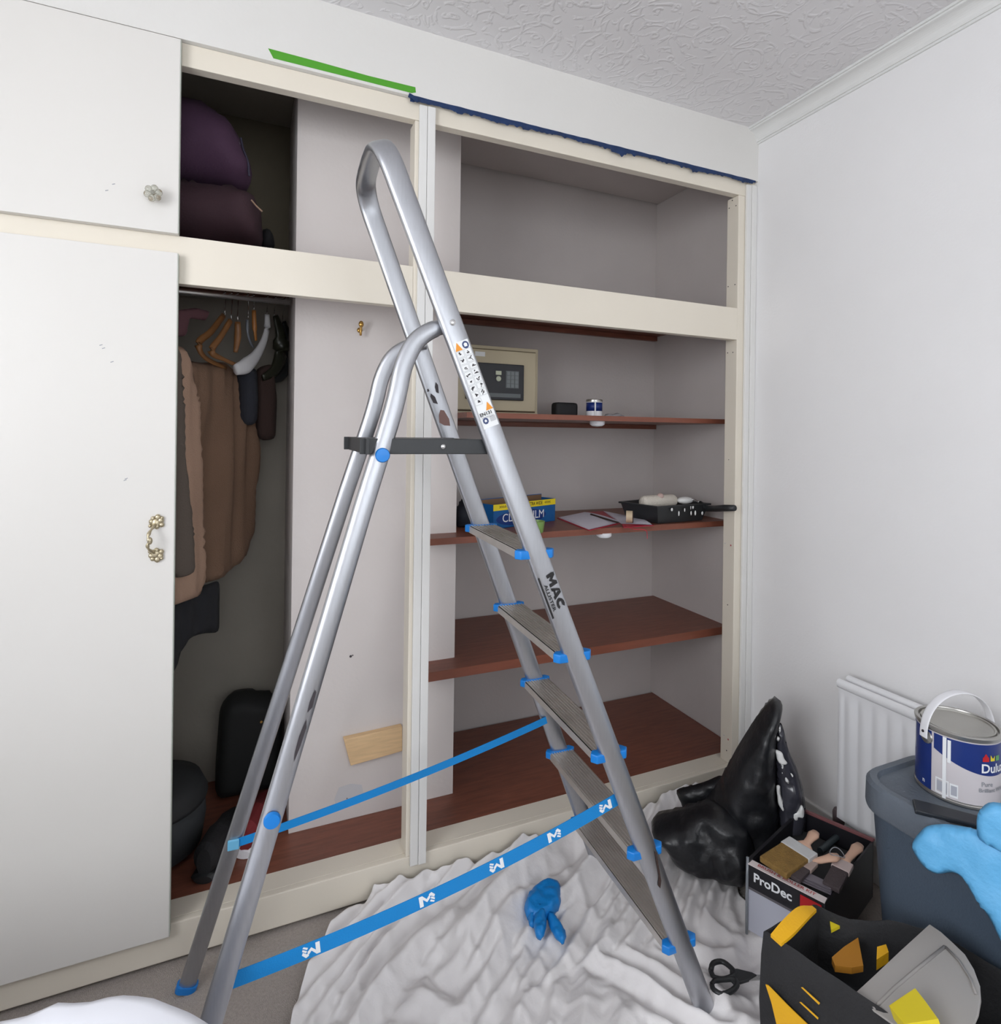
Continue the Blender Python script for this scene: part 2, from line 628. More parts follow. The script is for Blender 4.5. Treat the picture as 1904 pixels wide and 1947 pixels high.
# left wall with a window opening
wl = MB()
wl.box(XL - .1, XL, YR, -2.5, 0, ZC).box(XL - .1, XL, -1.0, YB + .1, 0, ZC)
wl.box(XL - .1, XL, -2.5, -1.0, 0, .95).box(XL - .1, XL, -2.5, -1.0, 2.15, ZC)
structure(wl, 'wall_left', WALL)
wr = MB()
wr.box(XL, -2.2, YR - .1, YR, 0, ZC).box(-.4, XW, YR - .1, YR, 0, ZC)
wr.box(-2.2, -.4, YR - .1, YR, 0, .95).box(-2.2, -.4, YR - .1, YR, 2.15, ZC)
structure(wr, 'wall_rear', WALL)


def window(n, a, b_, fixed, ax):
    f = MB()
    g = MB()

    def bx(mb, p0, p1, z0, z1, d):
        if ax == 0: mb.box(fixed - d, fixed + d, p0, p1, z0, z1)
        else: mb.box(p0, p1, fixed - d, fixed + d, z0, z1)
    for p0, p1, z0, z1 in ((a, a + .05, .95, 2.15), (b_ - .05, b_, .95, 2.15), (a, b_, .95, 1.0), (a, b_, 2.10, 2.15),
                           ((a + b_) / 2 - .03, (a + b_) / 2 + .03, 1.0, 2.10)):
        bx(f, p0, p1, z0, z1, .03)
    fr = structure(f, 'window_%d' % n, GLOSSW)
    for q0, q1 in ((a + .05, (a + b_) / 2 - .03), ((a + b_) / 2 + .03, b_ - .05)):
        g = MB()
        bx(g, q0, q1, 1.0, 2.10, .003)
        g.build('pane', GLASSW, fr)


window(1, -2.5, -1.0, XL - .05, 0)
window(2, -2.2, -.4, YR - .05, 1)

# bulkhead above the wardrobe and the ceiling coving of the right wall
FRONT = True
XF, ZF = -3.189, -.0622
bk = MB().box(XF, 0, -.014, .055, 2.207, 2.3999)
structure(bk, 'wall_bulkhead', BULK)
# coving profile (x, z) swept along y
cv = MB()
prof = [(0, 2.345), (-.006, 2.345), (-.006, 2.352), (-.010, 2.352), (-.010, 2.356)]
for k in range(9):
    t = k / 8 * pi / 2
    prof.append((-.010 - .030 * (1 - cos(t)), 2.357 + .030 * sin(t)))
prof += [(-.044, 2.388), (-.044, 2.393), (-.050, 2.393), (-.050, 2.40), (0, 2.40)]
cv.prism([(x, -.014, z) for x, z in prof], (0, YR + .014, 0))
structure(cv, 'trim_1', GLOSSW)
structure(MB().box(-.016, 0, YR, -.018, ZF, .05), 'baseboard_right', GLOSSW, bevel=.004)
FRONT = False
# chimney pier standing inside the wardrobe
pr = MB().box(-1.614, -1.117, .142, YB, .0971, 1.700)
pr.box(-1.614, -1.117, .142, YB, 1.7182, ZC - .001)
pier = structure(pr, 'wall_pier', PIERM)
# filler patches and pin marks on the pier
MB().prism([onp(u, v, (0, .1415, 0), Vector((0, 1, 0))) for u, v in
            [(636, 1520), (645, 1497), (668, 1490), (688, 1492), (692, 1512), (684, 1528), (640, 1538)]], (0, -.0006, 0)) \
    .build('filler_patch', FILL, pier)
for u, v, r in ((667, 1248, .004), (671, 1246, .002), (660, 1518, .002)):
    p = at(u, v, 1, .1415)
    MB().lathe(p, [(r, 0), (r * .8, .001), (0, .0012)], 8, axis=(0, -1, 0)).build('nail_hole', SCUFF, pier)

# ================================================================== FITTED WARDROBE
wb = thing('fitted_wardrobe', 'white and cream built-in wardrobe across the whole wall, right half open with brown shelves',
           'wardrobe', (-1.5, .2, 0))
XD = -1.895
XP0, XP1 = -1.306, -1.249     # centre post
XJ = -.079                    # right jamb
def P(mb, name, mt, bevel=.0015, par=wb, **k): return mb.build(name, mt, par, bevel=bevel, **k)

FRONT = True
P(MB().box(XF, 0, 0, .030, 2.150, 2.2065), 'top_rail', CREAM)
P(MB().box(XF, XP0, 0, .030, 1.6137, 1.7306), 'middle_rail', CREAM)
P(MB().box(XP1, XJ, 0, .030, 1.6137, 1.7306), 'middle_rail', CREAM)
P(MB().box(XP0, XP1, .0005, .056, .0396, 2.1495), 'post', CREAM, .003)
jm = P(MB().box(XJ, -.0005, .0005, .056, .0396, 2.1495), 'jamb', CREAM, .002)
P(MB().box(-2.53, -2.47, .0305, .06, .0396, 2.1495), 'post', CREAM)
P(MB().box(-1.2955, -1.2725, -.011, -.0005, .0165, 2.191), 'cover_strip', WHITEG, .002)
P(MB().box(-1.2717, -1.2487, -.013, -.0005, .0165, 2.191), 'cover_strip', WHITEG, .002)
P(MB().box(-.0485, -.026, -.010, -.0005, .0165, 2.191), 'cover_strip', WHITEG, .002)
P(MB().box(-.0250, -.001, -.013, -.0005, .0165, 2.191), 'cover_strip', WHITEG, .002)
FRONT = False
# bottom plinth: front board and its top ledge
P(MB().box(XL, XW - .0005, -.0765, -.058, 0.012, .097), 'plinth_board', CREAM, .003)
P(MB().box(XL, XW - .0005, -.0579, .0030, .080, .0968), 'plinth_ledge', CREAM, .001)
P(MB().box(XL, XW - .0005, -.060, -.055, 0, .0118), 'toe_strip', mat('shaded_toe_taupe', (150, 140, 134), .8))  # taupe puts the shade at the plinth foot into the colour
# inside side panel on the right, back-lining of the left part
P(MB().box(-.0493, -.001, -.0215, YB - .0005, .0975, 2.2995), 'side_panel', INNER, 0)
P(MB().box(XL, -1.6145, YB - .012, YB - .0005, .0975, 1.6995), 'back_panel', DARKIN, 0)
P(MB().box(XL, -1.6145, YB - .012, YB - .0005, 1.7185, 2.2995), 'back_panel', mat('shaded_olive_lining', (112, 104, 88), .85, bump=.2, bscale=60, var=.06), 0)  # upper lining darker still: shade behind the doors is in its colour
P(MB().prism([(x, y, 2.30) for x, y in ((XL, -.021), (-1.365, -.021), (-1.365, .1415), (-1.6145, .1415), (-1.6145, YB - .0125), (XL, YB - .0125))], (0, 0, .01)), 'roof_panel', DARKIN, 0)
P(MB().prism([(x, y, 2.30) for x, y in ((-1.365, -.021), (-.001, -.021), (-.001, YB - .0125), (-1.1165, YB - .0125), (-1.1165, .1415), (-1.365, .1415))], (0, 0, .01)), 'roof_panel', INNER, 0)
# floor board and shelves, notched around the pier
def notched(name, x0, x1, yf, z0, z1, left_of_pier):
    mb = MB()
    if left_of_pier is None:
        pts = [(x0, yf), (x1, yf), (x1, YB - .013), (x0, YB - .013)]
    elif left_of_pier:   # x0 .. x1 spans to the post in front of the pier
        pts = [(x0, yf), (x1, yf), (x1, .1415), (-1.6145, .1415), (-1.6145, YB - .013), (x0, YB - .013)]
    else:
        pts = [(x0, yf), (x1, yf), (x1, YB - .013), (-1.1165, YB - .013), (-1.1165, .1415), (x0, .1415)]
    mb.prism([(x, y, z0) for x, y in pts], (0, 0, z1 - z0))
    return P(mb, name, WOOD, 0)
XS = -.0496
notched('base_board', XL + .001, -1.2785, .0035, .079, .097, True)
notched('base_board', -1.2775, XS, .0035, .079, .097, False)
notched('upper_shelf', XL + .001, -1.2785, .0565, 1.700, 1.718, True)
notched('upper_shelf', -1.2775, XS, .0565, 1.700, 1.718, False)
def shelf(z0, z1, front_strip, lip=.0):
    x0 = -1.262 if front_strip else -1.1165
    xr = XS
    pts = [(x0, .0595), (xr, .0595), (xr, YB - .013), (-1.1165, YB - .013)]
    if front_strip: pts += [(-1.1165, .1415), (x0, .1415)]
    s = MB().prism([(x, y, z0) for x, y in pts], (0, 0, z1 - z0))
    sh = P(s, 'shelf', WOOD, 0)
    MB().box(x0, xr, .0567, .0594, z0 - lip, z1).build('edge_band', WOODE, sh)
    return sh
shelf(1.3035, 1.3205, False)
shelf(.920, .936, True, .004)
shelf(.516, .534, True, .010)
def batten(z0, z1):
    P(MB().box(-1.1160, XS - .002, YB - .020, YB - .0005, z0, z1), 'shelf_batten', WOOD, .001)
batten(1.680, 1.6995)
batten(1.284, 1.303)
for x0 in (-1.614,):
    pass
FRONT = True
# screw and hinge holes in the right jamb
for u, v, r, mt in ((1393, 381, 2, SCUFF), (1400, 391, 2, SCUFF), (1387, 396, 2, SCUFF), (1385, 545, 2, SCUFF),
                    (1398, 541, 2, SCUFF), (1384, 671, 2, SCUFF), (1394, 670, 2, SCUFF), (1386, 874, 1.5, SCUFF),
                    (1379, 1033, 2, FILL), (1390, 1037, 3, KRED), (1384, 1150, 2, SCUFF), (1377, 1398, 2, FILL),
                    (1385, 1406, 3, KRED), (1382, 1427, 2.2, SCUFF)):
    p = at(u, v, 0, XJ)
    MB().lathe(p - Vector((.0001, 0, 0)), [(r * .0012, 0), (r * .0011, .0004), (0, .0005)], 8, axis=(-1, 0, 0)).build('screw_hole', mt, jm)

# doors
def door(x0, x1, z0, z1):
    d = MB().box(x0, x1, -.021, -.0006, z0, z1)
    o = P(d, 'door', DOORM, .0015)
    MB().box(x1 + .00005, x1 + .0012, -.0205, -.001, z0 + .001, z1 - .001).build('edge_band', EDGE, o)
    return o
dl = door(-2.497, XD, .0241, 1.683)
du = door(-2.497, XD, 1.7295, 2.2015)
door(-3.105, -2.503, .0241, 1.683)  # unseen second door pair, added to keep the wardrobe inside dark
door(-3.105, -2.503, 1.7295, 2.2015)
for u, v, D in ((203, 362, du), (216, 350, du), (192, 656, dl), (238, 913, dl), (240, 910, dl), (197, 662, dl), (213, 688, dl)):
    p = at(u, v, 1, -.0212)
    MB().obox(p, (1, 0, .4), (0, 1, 0), (-.4, 0, 1), .003, .0002, .0008).build('scratch', GREYI, D)

# crystal flower knob on the upper door
kp = at(291, 367, 1, -.045)
kn = MB()
for k in range(6):
    t = k * pi / 3 + .3
    kn.ball((kp.x + .012 * cos(t), kp.y + .001, kp.z + .012 * sin(t)), .0085, .008, .0085, 10, 6)
kn.ball((kp.x, kp.y - .006, kp.z), .0055, .005, .0055, 10, 6)
knob = kn.build('knob', GLASS, du, smooth=True, label='faceted crystal flower knob')
MB().lathe((kp.x, -.0212, kp.z), [(.009, 0), (.009, .003), (.004, .005), (.004, .02), (.007, .022)], 14, axis=(0, -1, 0)) \
    .build('knob_stem', BRASS2, du, smooth=True)
# ornate brass pull handle on the lower door
hx = -1.9375
hm = MB()
for sgn, zc in ((1, 1.030), (-1, .957)):
    for k, (dx, dz, r) in enumerate(((0, 0, .011), (.010, .006, .007), (-.009, .004, .006), (.004, .014, .007), (.012, -.004, .006),
                                     (-.006, .012, .005), (-.012, -.006, .004), (.013, .012, .004), (.002, -.008, .006))):
        hm.ball((hx + .004 + dx, -.0245, zc + sgn * dz), r, .004, r * 1.1, 8, 5)
path = smoothpath([(hx + .004, -.024, 1.028), (hx - .004, -.040, 1.016), (hx - .008, -.050, 1.004), (hx - .006, -.052, .993),
                   (hx - .009, -.050, .982), (hx - .006, -.042, .970), (hx + .004, -.024, .958)], 5)
hm.tube(path, [.0035 + .001 * sin(i) for i in range(len(path))], 8)
hm.ball((hx - .004, -.051, .993), .0055, .005, .009, 8, 6)
hm.build('handle', BRASS, dl, smooth=True, label='ornate antiqued brass leaf handle')

# ================================================================== TAPES
gt = MB()
bulk = (0, -.0141, 0)
NY = Vector((0, 1, 0))
gt.prism([onp(u, v, bulk, NY) for u, v in [(510, 92), (600, 116), (700, 144), (790, 166), (791, 176), (783, 177), (660, 146), (520, 111)]], (0, -.0005, 0))
gt.build('green_masking_tape', GREENT, label='green masking tape strip along the wall above the wardrobe', cat='tape')
bt = MB()
top, bot = [], []
random.seed(11)
n = 260
xa, xb = -1.325, -.012
for i in range(n + 1):
    x = xa + (xb - xa) * i / n
    top.append((x, 2.209 + .0012 * nz3((x, 0, 0), 25)))
    d = .0115 + .006 * nz3((x, 3, 0), 9) + .007 * max(0, nz3((x, 7, 0), 60)) * 2 + .002 * nz3((x, 9, 0), 160)
    if abs(x + 1.175) < .010 or abs(x + .96) < .012 or abs(x + .30) < .012: d += .006
    if abs(x + .62) < .03: d += .007
    if i < 3: d = .016
    if i > n - 3: d = .006
    bot.append((x, 2.2065 - d))
for i in range(n):
    bt.add([(top[i][0], -.0146, top[i][1]), (top[i + 1][0], -.0146, top[i + 1][1]), (top[i + 1][0], -.0146, 2.2058), (top[i][0], -.0146, 2.2058),
            (top[i][0], -.0136, bot[i][1]), (top[i + 1][0], -.0136, bot[i + 1][1])],
           [(0, 3, 2, 1), (3, 4, 5, 2)])
for k in range(3):
    bt.obox((xa + .004 + .006 * k, -.0165 - .001 * k, 2.203 - .003 * k), (.9, 0, -.3), (0, 1, 0), (.3, 0, .9), .010 - .002 * k, .002, .006)
bt.build('blue_masking_tape', NAVYT, label='dark blue masking tape with ragged edge along the right top rail', cat='tape')

# ================================================================== HOOK, PINE BLOCK
FRONT = False
hk = thing('coat_hook', 'small brass coat hook on the white pier in the open wardrobe', 'hook', at(684, 628, 1, .142))
p = ORG[hk]
MB().lathe(p, [(.008, 0), (.008, .002), (.003, .004)], 14, axis=(0, -1, 0)).build('hook_plate', BRASS2, hk, smooth=True)
hb = MB().tube(smoothpath([p + Vector((0, -.003, 0)), p + Vector((0, -.014, .004)), p + Vector((0, -.022, -.004)), p + Vector((0, -.018, -.018)), p + Vector((0, -.026, .012))], 5), .0035, 8)
hb.ball(p + Vector((0, -.026, .014)), .0075, .006, .010)
hb.build('hook_arm', BRASS2, hk, smooth=True)
wbk = MB()
wbk.prism([at(652, 1400, 1, .1418), at(764, 1375, 1, .1418) + Vector((-.003, 0, 0)), at(764, 1421, 1, .1418) + Vector((-.003, 0, 0)), at(665, 1449, 1, .1418)], (0, -.022, 0))
wbk.build('pine_block', PINE, bevel=.002, label='short bare pine offcut fixed low on the pier left of the centre post', cat='wood')

# ================================================================== SAFE AND THINGS ON THE TOP RIGHT SHELF
Z1 = 1.3207
sf = thing('wall_safe', 'cream wall safe with black keypad panel on the highest open brown shelf', 'safe', (-.91, .40, Z1))
MB().box(-1.10, -.742, .315, .49, Z1 + .0005, 1.572).build('safe_body', SAFE, sf, bevel=.002)
dr = MB().box(-1.088, -.7575, .300, .3145, 1.338, 1.556).build('door', SAFE, sf, bevel=.003)
MB().box(-1.092, -.753, .3135, .3148, 1.334, 1.560).build('door_gap', SAFED, sf)
pn = MB().box(-1.035, -.812, .287, .2995, 1.376, 1.5065).build('control_panel', PANEL, sf, bevel=.003)
kb = MB().box(-.885, -.834, .2855, .2869, 1.420, 1.482).build('keypad', KEYG, pn)
for i in range(3):
    for j in range(4):
        MB().box(-.882 + i * .0162, -.8695 + i * .0162, .2835, .2853, 1.4225 + j * .0148, 1.4345 + j * .0148).build('key', mat('key_grey', (122, 128, 130), .5) if (i + j) == 0 else bpy.data.materials['key_grey'], pn)
MB().box(-.925, -.903, .2855, .2869, 1.466, 1.480).build('display', PALE, pn)
MB().lathe((-.914, .287, 1.452), [(.0095, 0), (.0095, .0025), (.007, .004), (0, .004)], 20, axis=(0, -1, 0)).build('lock_cap', PALE, pn, smooth=True, autosm=40)
MB().box(-1.02, -.826, .2855, .2869, 1.386, 1.400).build('lower_plate', KEYG, pn)
MB().box(-1.0, -.962, .2992, .2999, 1.530, 1.546).build('sticker', STICK, sf)

sp = MB().box(-.684, -.590, .27, .32, Z1, Z1 + .055)
sp.build('black_speaker', BLACKM, bevel=.014, seg=3, smooth=True, label='small black rounded speaker beside the safe on the shelf', cat='speaker')

sc = thing('sample_pot', 'small blue and white paint sample pot on the shelf right of the black speaker', 'paint pot', (-.534, .25, Z1))
MB().lathe((-.534, .25, Z1), [(.028, 0), (.030, .002), (.030, .060), (.028, .062)], 28).build('pot_body', WPLAS, sc, smooth=True, autosm=40)
MB().lathe((-.534, .25, Z1), [(.0303, .024), (.0303, .056)], 28).build('label_band', LBLUE, sc, smooth=True)
MB().lathe((-.534, .25, Z1), [(.031, .0585), (.031, .066), (.029, .068), (0, .068)], 28).build('lid', TINM, sc, smooth=True, autosm=40)
MB().box(-.552, -.546, .2195, .2198, Z1 + .004, Z1 + .058).build('white_stripe', WHITEI, sc)
wp = MB()
pillow(wp, [(-.492, .25, Z1 + .002), (-.475, .25, Z1 + .018), (-.45, .25, Z1 + .014), (-.43, .25, Z1 + .022), (-.40, .25, Z1 + .010), (-.388, .25, Z1 + .002)],
       (0, -1, 0), .018, .012, .005, lambda q: .006 * nz3(q, 90))
g = wp.build('plastic_wrapper', mat('clear_wrapper', (196, 194, 198), .15, trans=.5), smooth=True, label='crumpled clear plastic wrapper right of the paint sample pot', cat='wrapper')
grad_clean(g)
for (u, v, z, lab) in ((1136, 803, 1.3033, 'round white puck light under the highest brown shelf, below the sample pot'),
                       (1138, 1023, .9178, 'round white puck light under the shelf that holds the paint tray')):
    p = at(u, v, 2, z) if z < 1.2 else at(u, v, 1, .12)
    p.z = z
    if z < 1.2: p = Vector((-.60, .075, z))
    pk = thing('puck_light', lab, 'light', p)
    MB().lathe(p, [(.026, 0), (.026, -.010), (.024, -.013)], 26).build('housing', WPLAS, pk, smooth=True, autosm=40)
    MB().lathe(p, [(.0235, -.0128), (.018, -.017), (0, -.019)], 26).build('lens', mat('puck_lens' + str(z), (222, 226, 228), .2), pk, smooth=True)

# ================================================================== MIDDLE SHELF
Z2 = .9363
cf = thing('cling_film_box', 'blue and yellow cling film carton standing open on the middle shelf', 'box', (-.79, .22, Z2))
a = Vector((-.985, .150, Z2)); b1 = Vector((-.690, .262, Z2))
ex = (b1 - a).normalized(); ey = Vector((-ex.y, ex.x, 0))
L_ = (b1 - a).length; hh = .082
cm = MB()
for c_, X, Y, la, lb, hz in (
        (a + ex * L_ / 2 + ey * .001, ex, ey, L_ / 2, .001, hh), (a + ex * L_ / 2 + ey * .069, ex, ey, L_ / 2, .001, hh + .012),
        (a + ex * .001 + ey * .035, ex, ey, .001, .035, hh), (a + ex * (L_ - .001) + ey * .035, ex, ey, .001, .035, hh),
        (a + ex * L_ / 2 + ey * .035, ex, ey, L_ / 2, .035, .002)):
    cm.obox(c_ + Vector((0, 0, hz / 2)), X, Y, (0, 0, 1), la, lb, hz / 2)
cm.build('carton', CLINGB, cf)
MB().obox(a + ex * L_ / 2 + ey * .0665 + Vector((0, 0, .048)), ex, ey, (0, 0, 1), L_ / 2 - .003, .0006, .044).build('carton_lining', CARD, cf)
MB().obox(a + ex * L_ / 2 - ey * .0004 + Vector((0, 0, hh - .0105)), ex, ey, (0, 0, 1), L_ / 2, .0004, .0105).build('yellow_band', CLINGY, cf)
el = MB().add([a + ex * (L_ * .44 + .125 * cos(t)) - ey * .0003 + Vector((0, 0, .030 + .026 * sin(t))) for t in [2 * pi * k / 32 for k in range(32)]], [tuple(range(32))])
el.build('oval_print', CLINGN, cf)
tx = MB().text('CLING FILM', a + ex * (L_ * .47) - ey * .0008 + Vector((0, 0, .032)), ex, (0, 0, 1), .040, bold=.0, sx=1.02)
tx.build('lettering', WHITEI, cf)
tx = MB().text('>>>>   EXTRA LONG EXTRA WIDE   <<<<', a + ex * L_ / 2 - ey * .001 + Vector((0, 0, hh - .0105)), ex, (0, 0, 1), .017, bold=.0003, sx=.82)
tx.build('lettering', BLACKI, cf)
rl = MB().tube([a + ex * .01 + ey * .036 + Vector((0, 0, .045)), a + ex * (L_ - .01) + ey * .036 + Vector((0, 0, .045))], .026, 18)
rl.build('film_roll', CARD, cf, smooth=True, autosm=50)

dk = MB()
pillow(dk, [(-1.085, .235, Z2), (-1.090, .235, Z2 + .05), (-1.060, .235, Z2 + .105), (-1.02, .235, Z2 + .09), (-.995, .235, Z2 + .03), (-.99, .235, Z2)],
       (0, -1, 0), .03, .02, .008, lambda q: .006 * nz3(q, 40))
g = dk.build('dark_pouch', mat('navy_black_cloth', (28, 32, 42), .8), smooth=True, label='dark navy pouch standing left of the cling film carton', cat='pouch')
grad_clean(g)

gc = MB().lathe((-.878, .052, Z2), [(.022, 0), (.026, .004), (.031, .038), (.029, .038), (.024, .006), (0, .005)], 26)
gc.build('green_tub', GREENP, smooth=True, autosm=50, label='small pale green plastic tub in front of the cling film carton', cat='tub')

nb = thing('notebook', 'open notebook with white pages and red cover on the middle shelf', 'notebook', (-.50, .21, Z2))
q = [at(u, v, 2, Z2 + .003) for u, v in ((1063, 984), (1112, 974), (1180, 993), (1120, 1007))]
q2 = [at(u, v, 2, Z2 + .003) for u, v in ((1148, 972), (1215, 985), (1240, 998), (1184, 1002))]
q2[0] = q2[0].lerp(q2[0], 1)
pgl = [q[0], q[3], q[2], q[1]]
allp = [q[0] + Vector((-.008, 0, -.003)), q[3] + Vector((-.003, -.008, -.003)), q[2] + Vector((.0, -.006, -.003)),
        q2[3] + Vector((0, -.006, -.003)), q2[2] + Vector((.006, -.004, -.003)), q2[1] + Vector((.006, .008, -.003)), q2[0] + Vector((0, .008, -.003)), q[1] + Vector((-.003, .008, -.003))]
MB().prism(allp, (0, 0, .0024)).build('cover', REDC, nb)
def page(name, c4, bulge):
    mb = MB()
    N_ = 8
    for i in range(N_ + 1):
        t = i / N_
        for s_ in (0, 1):
            pt = (c4[0].lerp(c4[1], t) if s_ == 0 else c4[3].lerp(c4[2], t))
            mb.v.append(pt + Vector((0, 0, 0)))
    mb.v = []
    rows = 6
    for j in range(rows + 1):
        for i in range(N_ + 1):
            A_ = c4[0].lerp(c4[1], i / N_); B_ = c4[3].lerp(c4[2], i / N_)
            w = A_.lerp(B_, j / rows)
            mb.v.append(w + Vector((0, 0, bulge * sin(pi * (i / N_)) ** .7 + .001)))
    top = len(mb.v)
    mb.v += [v + Vector((0, 0, 0)) for v in []]
    fs = []
    for j in range(rows):
        for i in range(N_):
            k = j * (N_ + 1) + i
            fs.append((k, k + 1, k + N_ + 2, k + N_ + 1))
    base = [Vector((v.x, v.y, Z2 + .0028)) for v in mb.v]
    mb.v += base
    fs += [tuple(i + top for i in f[::-1]) for f in fs]
    for i in range(N_):
        fs.append((i, i + top, i + 1 + top, i + 1)); k = rows * (N_ + 1) + i
        fs.append((k + 1, k + 1 + top, k + top, k))
    mb.f = fs; mb.m = [0] * len(fs)
    return mb.build(name, PAPER, nb, smooth=True, autosm=40)
page('page_block', [q[0], q[3], q[2], q[1]], .006)
page('page_block', [q2[0], q[2].lerp(q2[3], .3), q2[2], q2[1]], .004)
MB().tube(smoothpath([at(1190, 1000, 2, Z2 + .004), at(1205, 1006, 2, Z2 + .001), Vector((-.478, .004, Z2 - .006)), Vector((-.472, .002, Z2 - .035))], 5), .0012, 6).build('ribbon', mat('red_ribbon', (200, 50, 70), .6), nb)
pen = MB().tube([at(1124, 978, 2, Z2 + .012), at(1176, 994, 2, Z2 + .012)], [.0035, .0035], 10)
pen.build('pen', DKBR, smooth=True, autosm=50, label='dark pen lying across the open notebook', cat='pen')
tr = thing('tape_roll', 'small roll of cream masking tape at the edge of the open notebook', 'tape', (-.478, .10, Z2 + .004))
cpos = Vector((-.478, .098, Z2 + .006 + .0215))
axr = Vector((.8, -.6, 0)).normalized()
MB().lathe(cpos - axr * .011, [(.012, 0), (.0215, 0), (.0215, .022), (.012, .022), (.012, 0)], 26, axis=axr).build('roll', CORK, tr, smooth=True, autosm=40)
MB().lathe(cpos + axr * .0112, [(.014, 0), (.0213, 0), (.0213, .003), (.014, .003), (.014, 0)], 26, axis=axr).build('edge_ring', DKBR, tr, smooth=True, autosm=40)

# roller tray
ty = thing('paint_tray', 'black plastic paint tray splashed with white paint on the middle shelf', 'tray', (-.26, .2, Z2))
A_ = Vector((-.425, .225, 0)); B_ = Vector((-.385, .060, 0)); Cc = Vector((-.135, .075, 0)); D_ = Vector((-.16, .30, 0))
zt = Z2 + .066
def ringp(sc_, z): 
    cc = (A_ + B_ + Cc + D_) / 4
    return [Vector((cc.x + (p_.x - cc.x) * sc_, cc.y + (p_.y - cc.y) * sc_, z)) for p_ in (A_, B_, Cc, D_)]
tm = MB()
R_ = [ringp(.86, Z2 + .001), ringp(1.0, zt), ringp(1.06, zt), ringp(1.06, zt - .006), ringp(1.0, zt - .006)]
rin = [ringp(.96, zt), ringp(.82, Z2 + .006)]
def loop(mb, r0, r1):
    for i in range(4):
        j = (i + 1) % 4
        mb.add([r0[i], r0[j], r1[j], r1[i]], [(0, 1, 2, 3)])
loop(tm, R_[0], R_[4]); loop(tm, R_[4], R_[3]); loop(tm, R_[3], R_[2]); loop(tm, R_[2], rin[0]); loop(tm, rin[0], rin[1])
tm.add(rin[1], [(0, 1, 2, 3)]); tm.add(R_[0], [(3, 2, 1, 0)])
tm.build('tray_body', BLACKP, ty)
MB().add(ringp(.86, Z2 + .028), [(0, 1, 2, 3)]).build('wet_paint', PAINTW, ty)
sm = MB()
random.seed(3)
for k in range(16):
    t = random.random()
    p_ = R_[4][1].lerp(R_[4][2], t) if k % 3 else R_[4][2].lerp(R_[4][3], t * .6)
    dn = random.uniform(.002, .03)
    sm.ball(p_ + Vector((0, -.0045, -dn)), random.uniform(.002, .005), .0012, random.uniform(.003, .010), 8, 5)
sm.build('paint_splash', PAINTW, ty, smooth=True)
rol = thing('paint_roller', 'white paint roller with black handle resting in the black tray', 'roller', (-.28, .16, zt))
r0, r1 = Vector((-.385, .150, zt + .004)), Vector((-.215, .170, zt + .004))
MB().tube([r0.lerp(r1, t) for t in (0, .03, .08, .5, .92, .97, 1)], [.012, .021, .024, .025, .024, .021, .012], 20, ref=(0, 0, 1)).build('roller_sleeve', FLEECE, rol, smooth=True)
MB().tube(smoothpath([r1, r1 + Vector((.02, .0, .003)), r1 + Vector((.03, -.03, .004)), r1 + Vector((.05, -.05, .006)), Vector((-.160, .097, zt + .002))], 5), .003, 8).build('wire_frame', CHROME, rol, smooth=True)
MB().tube([Vector((-.160, .095, zt + .002)), at(1345, 967, 1, .065), at(1362, 967, 1, .0), at(1378, 966, 1, -.06), at(1397, 966, 1, -.11)], [.008, .0115, .0115, .012, .0105], 14).build('grip', BLACKP, rol, smooth=True)
MB().ball((-.300, .150, zt + .024), .014, .012, .012).build('paint_blob', mat('pinkish_dried_paint', (200, 172, 164), .6), rol, smooth=True)
MB().ball((-.19, .14, zt + .006), .035, .022, .014).build('paint_smear', PAINTW, rol, smooth=True)

# ================================================================== INSIDE THE LEFT COMPARTMENT
# upper luggage
def pil(name, mt, px, P0, N, T, edge, res, nf, lab, cat, group=None, bias=0, par=None):
    mb = MB()
    pillow(mb, [onp(u, v, P0, Vector(N)) for u, v in px], N, T, edge, res, nf, bias=bias)
    g = mb.build(name, mt, par, smooth=True, label=lab, cat=cat, group=group)
    grad_clean(g)
    return g
NF = Vector((0, -1, 0))
ZS = 1.719
pb_ = thing('purple_bag', 'purple fabric bag on top of the dark bag in the upper cupboard', 'bag', (-1.90, .25, 1.92))
pil('bag_body', PURP, [(250, 352), (250, 190), (343, 196), (395, 212), (432, 236), (460, 262), (470, 300), (484, 330), (481, 352), (468, 366), (343, 349)],
    (0, .22, 0), NF, .13, .09, .02, lambda q: .014 * nz3(q, 12) + .008 * (ridge(q, 9, 3) - .5), None, None, par=pb_)
MB().tube(smoothpath([onp(u, v, (0, .15, 0), NF) for u, v in ((458, 262), (463, 285), (471, 305), (474, 335))], 4), .003, 6).build('piping', mat('navy_piping', (58, 54, 74), .6), pb_)
MB().tube(smoothpath([onp(u, v, (0, .14, 0), NF) for u, v in ((404, 258), (405, 236), (418, 238), (440, 250), (456, 275))], 4), .003, 6).build('piping', mat('grey_piping', (120, 112, 124), .6), pb_)
mb_ = thing('maroon_bag', 'dark maroon bag standing under the purple bag in the upper cupboard', 'bag', (-1.88, .25, ZS))
g0 = [(250, 360), (343, 356), (400, 362), (470, 372), (488, 378), (496, 400), (499, 440), (503, 476), (250, 476)]
P0 = (0, .24, 0)
pts = [onp(u, v, P0, NF) for u, v in g0]
for p_ in pts: p_.z = max(p_.z, ZS + .002)
m2 = MB(); pillow(m2, pts, NF, .15, .08, .02, lambda q: .008 * nz3(q, 14)); g = m2.build('bag_body', MARO, mb_, smooth=True); grad_clean(g)
MB().tube(smoothpath([onp(u, v, (0, .12, 0), NF) for u, v in ((478, 380), (488, 392), (499, 402))], 4), .0022, 6).build('tag_cord', BEIGE, mb_)
